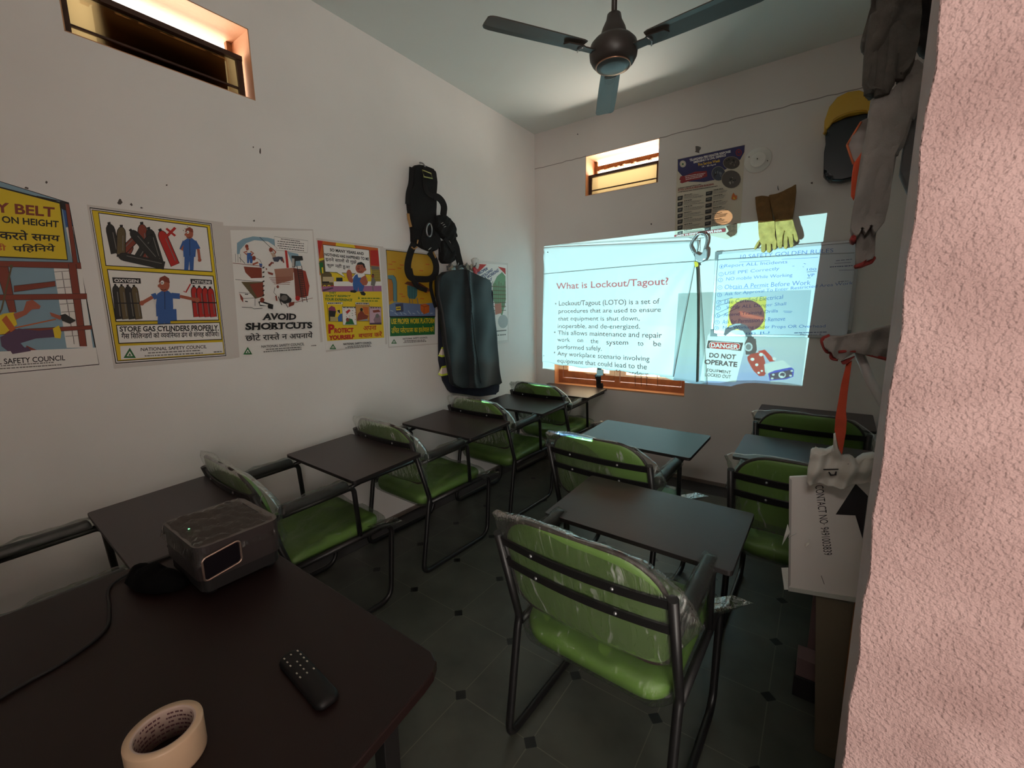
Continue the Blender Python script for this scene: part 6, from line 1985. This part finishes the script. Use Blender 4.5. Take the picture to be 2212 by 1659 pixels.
glove('dark grey knit glove at the top of the rack with one long finger apart', [(296, -70), (292, 40), (262, 140), (246, 200), (252, 232), (275, 236), (296, 225), (312, 150), (350, 60), (380, -70)], 1.60, knit_g, group=KG)
glove('largest dark grey knit glove with a pale gap between its fingers', [(320, -70), (312, 100), (296, 160), (285, 320), (266, 405), (274, 432), (300, 436), (312, 428), (322, 440), (352, 436), (380, 415), (396, 372), (386, 322), (405, 276), (430, 284), (428, 330), (405, 350), (420, 372), (448, 350), (480, 290), (500, 200), (510, 90), (500, -70)], 1.565, knit_g, T=0.045, R=.035, group=KG, extra=fingers(1.535, [[(322, 60), (308, 180), (296, 300), (284, 424)], [(362, 90), (348, 200), (340, 320), (330, 432)], [(402, 110), (440, 200), (446, 280), (418, 360)], [(380, 60), (392, 200), (372, 330), (352, 424)]], .016, knit_g))
glove('darkest knit glove tucked behind the others at the plaster edge of the rack', [(440, -70), (430, 40), (470, 160), (520, 250), (600, 260), (640, 100), (640, -70)], 1.60, mat('black_knit', (46, 42, 42), 0.95, bump=0.4, bscale=260), T=.03, group=KG)
glove('white knit glove bundle hanging long below the dark gloves', [(306, 425), (296, 560), (270, 640), (258, 700), (236, 820), (218, 900), (204, 980), (200, 1030), (206, 1062), (232, 1070), (250, 1030), (262, 1062), (290, 1020), (300, 1060), (318, 1040), (350, 1000), (366, 930), (384, 800), (390, 720), (430, 640), (470, 520), (500, 410), (520, 330), (480, 300), (440, 360), (380, 430)], 1.585, knit_w, T=0.045, R=.04, group=KG, extra=fingers(1.556, [[(330, 440), (322, 560), (300, 680), (268, 860), (245, 1010)], [(400, 440), (372, 600), (345, 780), (322, 960)], [(470, 350), (440, 480), (410, 600), (385, 700)], [(500, 330), (480, 430), (456, 540)]], .020, knit_w), hem=[(196, 1075), (206, 1058), (226, 1062), (224, 1090), (205, 1094)])
glove('white knit glove with red hem hanging lowest, beside the whiteboard edge', [(226, 1020), (240, 900), (300, 880), (320, 1020), (310, 1080), (306, 1160), (262, 1180), (222, 1190), (224, 1100)], 1.605, knit_w, T=.03, R=.03, group=KG, hem=[(216, 1190), (250, 1178), (300, 1148), (316, 1158), (300, 1180), (250, 1200), (220, 1204)])
glove('grey white knit glove close to the plaster edge, beside the long bundle', [(470, 520), (500, 430), (540, 370), (600, 350), (600, 700), (540, 900), (470, 900), (420, 780), (440, 640)], 1.625, mat('grey_white_knit', (130, 126, 128), 0.95, bump=0.4, bscale=260), T=.03, group=KG)
# orange and white tabard hanging behind
f = MB(); f.puffy([(186, 650), (250, 545), (300, 525), (330, 640), (300, 760), (236, 730), (215, 735)], zr(1.70), .012, bump=.002, res=10)
g = MB(); g.puffy([(215, 735), (240, 700), (262, 668), (258, 740), (240, 830), (216, 900), (203, 880), (206, 800)], zr(1.694), .012, bump=.002, res=9)
h = MB(); pts = [zr(1.688)(186, 650, 0), zr(1.688)(214, 735, 0)]; h.tube(pts, 0.003, 6); h.tube([zr(1.688)(186, 650, 0), zr(1.688)(250, 545, 0)], 0.003, 6)
hung('flag', 'white and orange cloth flag hanging behind the gloves, over the helmet', 'flag', [('white_cloth', f, mat('white_cloth', (160, 152, 148), 0.85)), ('orange_cloth', g, mat('orange_cloth', (216, 84, 48), 0.8)), ('binding', h, mat('orange_cord', (206, 110, 70), 0.8))])
# cotton glove lying over the lower arm of the rack, gathered hem towards the room
Cc = lambda by: (lambda u, v, h: (lambda p: Vector((p.x, by - h, p.z)))(on('y', by, 1680 + u * .21700, 700 + v * .21700)))
f = MB(); f.puffy([(445, 150), (520, 115), (620, 120), (740, 90), (900, 60), (1120, 10), (1250, 0), (1250, 340), (1110, 345), (900, 300), (760, 285), (640, 350), (560, 340), (530, 270), (490, 265), (460, 215)], Cc(1.61), .035, R=.03, back=.7, bump=.010, res=26)
g = MB(); g.tube(smooth_path([Cc(1.61)(x, y, .02) for x, y in [(520, 112), (448, 148), (462, 215), (495, 268), (535, 275), (540, 330), (600, 345)]], 5), .006, 8)
g.tube(smooth_path([Cc(1.61)(x, y, .03) for x, y in [(600, 270), (760, 260), (900, 295), (1090, 345)]], 5), .0045, 8)
g.puffy([(625, 372), (700, 345), (770, 318), (740, 340), (690, 390), (645, 400)], Cc(1.61), .02, R=.012, back=.8, res=9)
hung('work_glove', 'white cotton glove lying sideways over the rack with gathered red hem', 'glove', [('body', f, knit_w), ('hem', g, red_hem)])
f = MB(); f.puffy([(680, 400), (740, 360), (720, 500), (695, 700), (680, 860), (688, 960), (682, 1060), (660, 1180), (640, 1305), (620, 1300), (590, 1160), (565, 1060), (575, 920), (600, 780), (630, 600)], Cc(1.615), .010, R=.01, back=.8, bump=.002, res=18)
o = hung('ribbon', 'long orange cloth ribbon hanging under the white cotton glove', 'ribbon', [('cloth', f, mat('orange_ribbon', (206, 76, 46), 0.8, vary=0.25, vscale=14))])

# cabinet-like plywood stand against the right wall, the lettered board and torn bag on it
ply = mat('olive_ply', (118, 106, 88), 0.6, vary=0.2, vscale=4)
mauve = mat('mauve_board', (128, 104, 104), 0.7, vary=0.15, vscale=5)
st = empty('stand', (2.62, 1.70, 0)); sl = Vector(st.location)
tag(st, 'tall plain plywood stand by the entrance wall under the contact sign', 'stand')
f = MB(); f.prism([Vector(p) - sl for p in ((2.494, 1.55, 0), (2.80, 1.55, 0), (2.80, 1.55, 0.56), (2.452, 1.55, 0.56))], (0, .02, 0)); f.build('front_panel', ply, st, bevel=.002, fix=True)
f = MB(); f.box(Vector((2.455, 1.845, 0)) - sl, Vector((2.80, 1.862, 0.565)) - sl); f.build('back_panel', mauve, st)
f = MB(); f.box(Vector((2.60, 1.572, 0.545)) - sl, Vector((2.80, 1.844, 0.56)) - sl); f.build('top_panel', ply, st)
f = MB(); f.tube([Vector((2.549, 1.547, 0.57)) - sl, Vector((2.548, 1.546, 0.30)) - sl, Vector((2.556, 1.546, 0.05)) - sl], .002, 6); f.build('string', mat('brown_string', (150, 96, 60), 0.8), st)
f = MB(); f.box((2.425, 1.76, 0.085), (2.50, 1.838, 0.16)); f.box((2.42, 1.755, 0), (2.505, 1.84, 0.085), 1)
o = f.build('carton', [mauve, mat('dark_stain_board', (36, 34, 36), 0.7)], bevel=.002); tag(o, 'small dull carton with dark base on the floor by the plywood stand', 'carton')

# white sign board with contact number
SB = dict(ox=1140.0, oy=800.0, sc=0.343580)
SY = 1.535
Cb = lambda u, v: on('y', SY, 1140 + u * .34358, 800 + v * .34358)
sg = empty('sign_board', Cb(1900, 1020)); sgl = Vector(sg.location)
tag(sg, 'white foam sign board printed with a black arrow and a contact number', 'sign')
foam = mat('white_foam_board', (228, 220, 216), 0.55, vary=0.05, vscale=6)
edge_m = mat('foam_edge', (190, 190, 184), 0.6)
q = [Cb(1645, 672), Cb(2230, 640), Cb(2230, 1452), Cb(1640, 1362)]
q = [Vector((p.x, SY, p.z)) - sgl for p in q]
f = MB(); f.prism(q, (0, 0.012, 0)); f.build('board', foam, sg, fix=True)
f = MB(); lowa, lowb = q[3], q[2]
f.prism([lowa + Vector((0, -.004, 0)), lowb + Vector((0, -.004, 0)), lowb + Vector((0, -.004, -.016)), lowa + Vector((0, -.004, -.012))], (0, .03, 0)); f.build('edge_strip', edge_m, sg, fix=True)
s = Sheet('y', SY, -1, **SB); s.layer = 8
SI = mat('sign_ink', (34, 30, 34), 0.6)
s.poly(mat('sign_face_grey', (176, 170, 168), 0.5), [(1643, 675), (1660, 690), (1652, 1350), (1640, 1362)])
s.poly(SI, [(2062, 712), (2140, 790), (2105, 1060), (2060, 912), (1936, 906)])
V, F = text_shape('CONTACT NO· 9491003839', -0.002); lo, hi = V.min(0), V.max(0)
qa = [s.pt(*p) for p in ((1858, 720), (1915, 1160), (1862, 1162), (1806, 724))]    # reads downwards: TL TR BR BL
vs = [qa[3] * ((1 - u) * (1 - v)) + qa[2] * (u * (1 - v)) + qa[1] * (u * v) + qa[0] * ((1 - u) * v) for u, v in (V - lo) / (hi - lo)]
s.mb.add(s.lift(vs), F, s.mi(SI))
s.line(GREY, [(1845, 1290), (1865, 1345)], 4)
s.mb.v = [tuple(Vector(p) - sgl) for p in s.mb.v]
s.build('printing', sg)
f = MB()
for pts in ([(1635, 960), (1650, 1010), (1600, 1090), (1612, 1040)], [(1595, 1235), (1640, 1230), (1640, 1365), (1615, 1360)], [(1740, 1090), (1755, 1075), (1775, 1045), (1772, 1075), (1750, 1092)]):
    p3 = [Cb(*p) for p in pts]; p3 = [Vector((p.x, SY - .006 - .004 * k, p.z)) - sgl for k, p in enumerate(p3)]
    f.add(p3, [tuple(range(len(p3)))])
f.tube([Vector((Cb(x, y).x, SY - .012, Cb(x, y).z)) - sgl for x, y in ((1640, 1040), (1690, 1012))], .0012, 6)
f.build('torn_film', mat('torn_white_film', (216, 214, 208), 0.4), sg)

fnb = lambda u, v, h: (lambda p: Vector((p.x, SY - .034 - h, p.z)))(on('y', SY - .034, 1680 + u * .21700, 700 + v * .21700))
f = MB(); f.puffy([(330, 1245), (370, 1240), (378, 1212), (392, 1240), (480, 1252), (550, 1215), (555, 1090), (575, 1080), (600, 1240), (640, 1310), (740, 1310), (770, 1350), (850, 1300), (950, 1285), (1080, 1330), (1120, 1560), (900, 1540), (620, 1570), (290, 1540), (296, 1440), (318, 1330)], fnb, .05, R=.05, back=.4, bump=.012, res=26)
g = MB()
for pts in ([(410, 1388), (600, 1385), (600, 1396), (410, 1400)], [(412, 1400), (425, 1400), (425, 1450), (415, 1450)], [(500, 1415), (515, 1415), (530, 1440), (560, 1440), (570, 1412), (585, 1412), (580, 1450), (520, 1455)], [(690, 1335), (745, 1345), (745, 1385), (690, 1380)], [(690, 1400), (745, 1405), (742, 1470), (725, 1420), (700, 1440)]):
    g.add([fnb(x, y, .053) for x, y in pts], [tuple(range(len(pts)))])
hung('torn_bag', 'torn white plastic sack with dark print sitting on the contact sign', 'sack', [('sack', f, mat('sack_white', (196, 190, 182), 0.5, bump=0.4, bscale=40)), ('print', g, SI)])
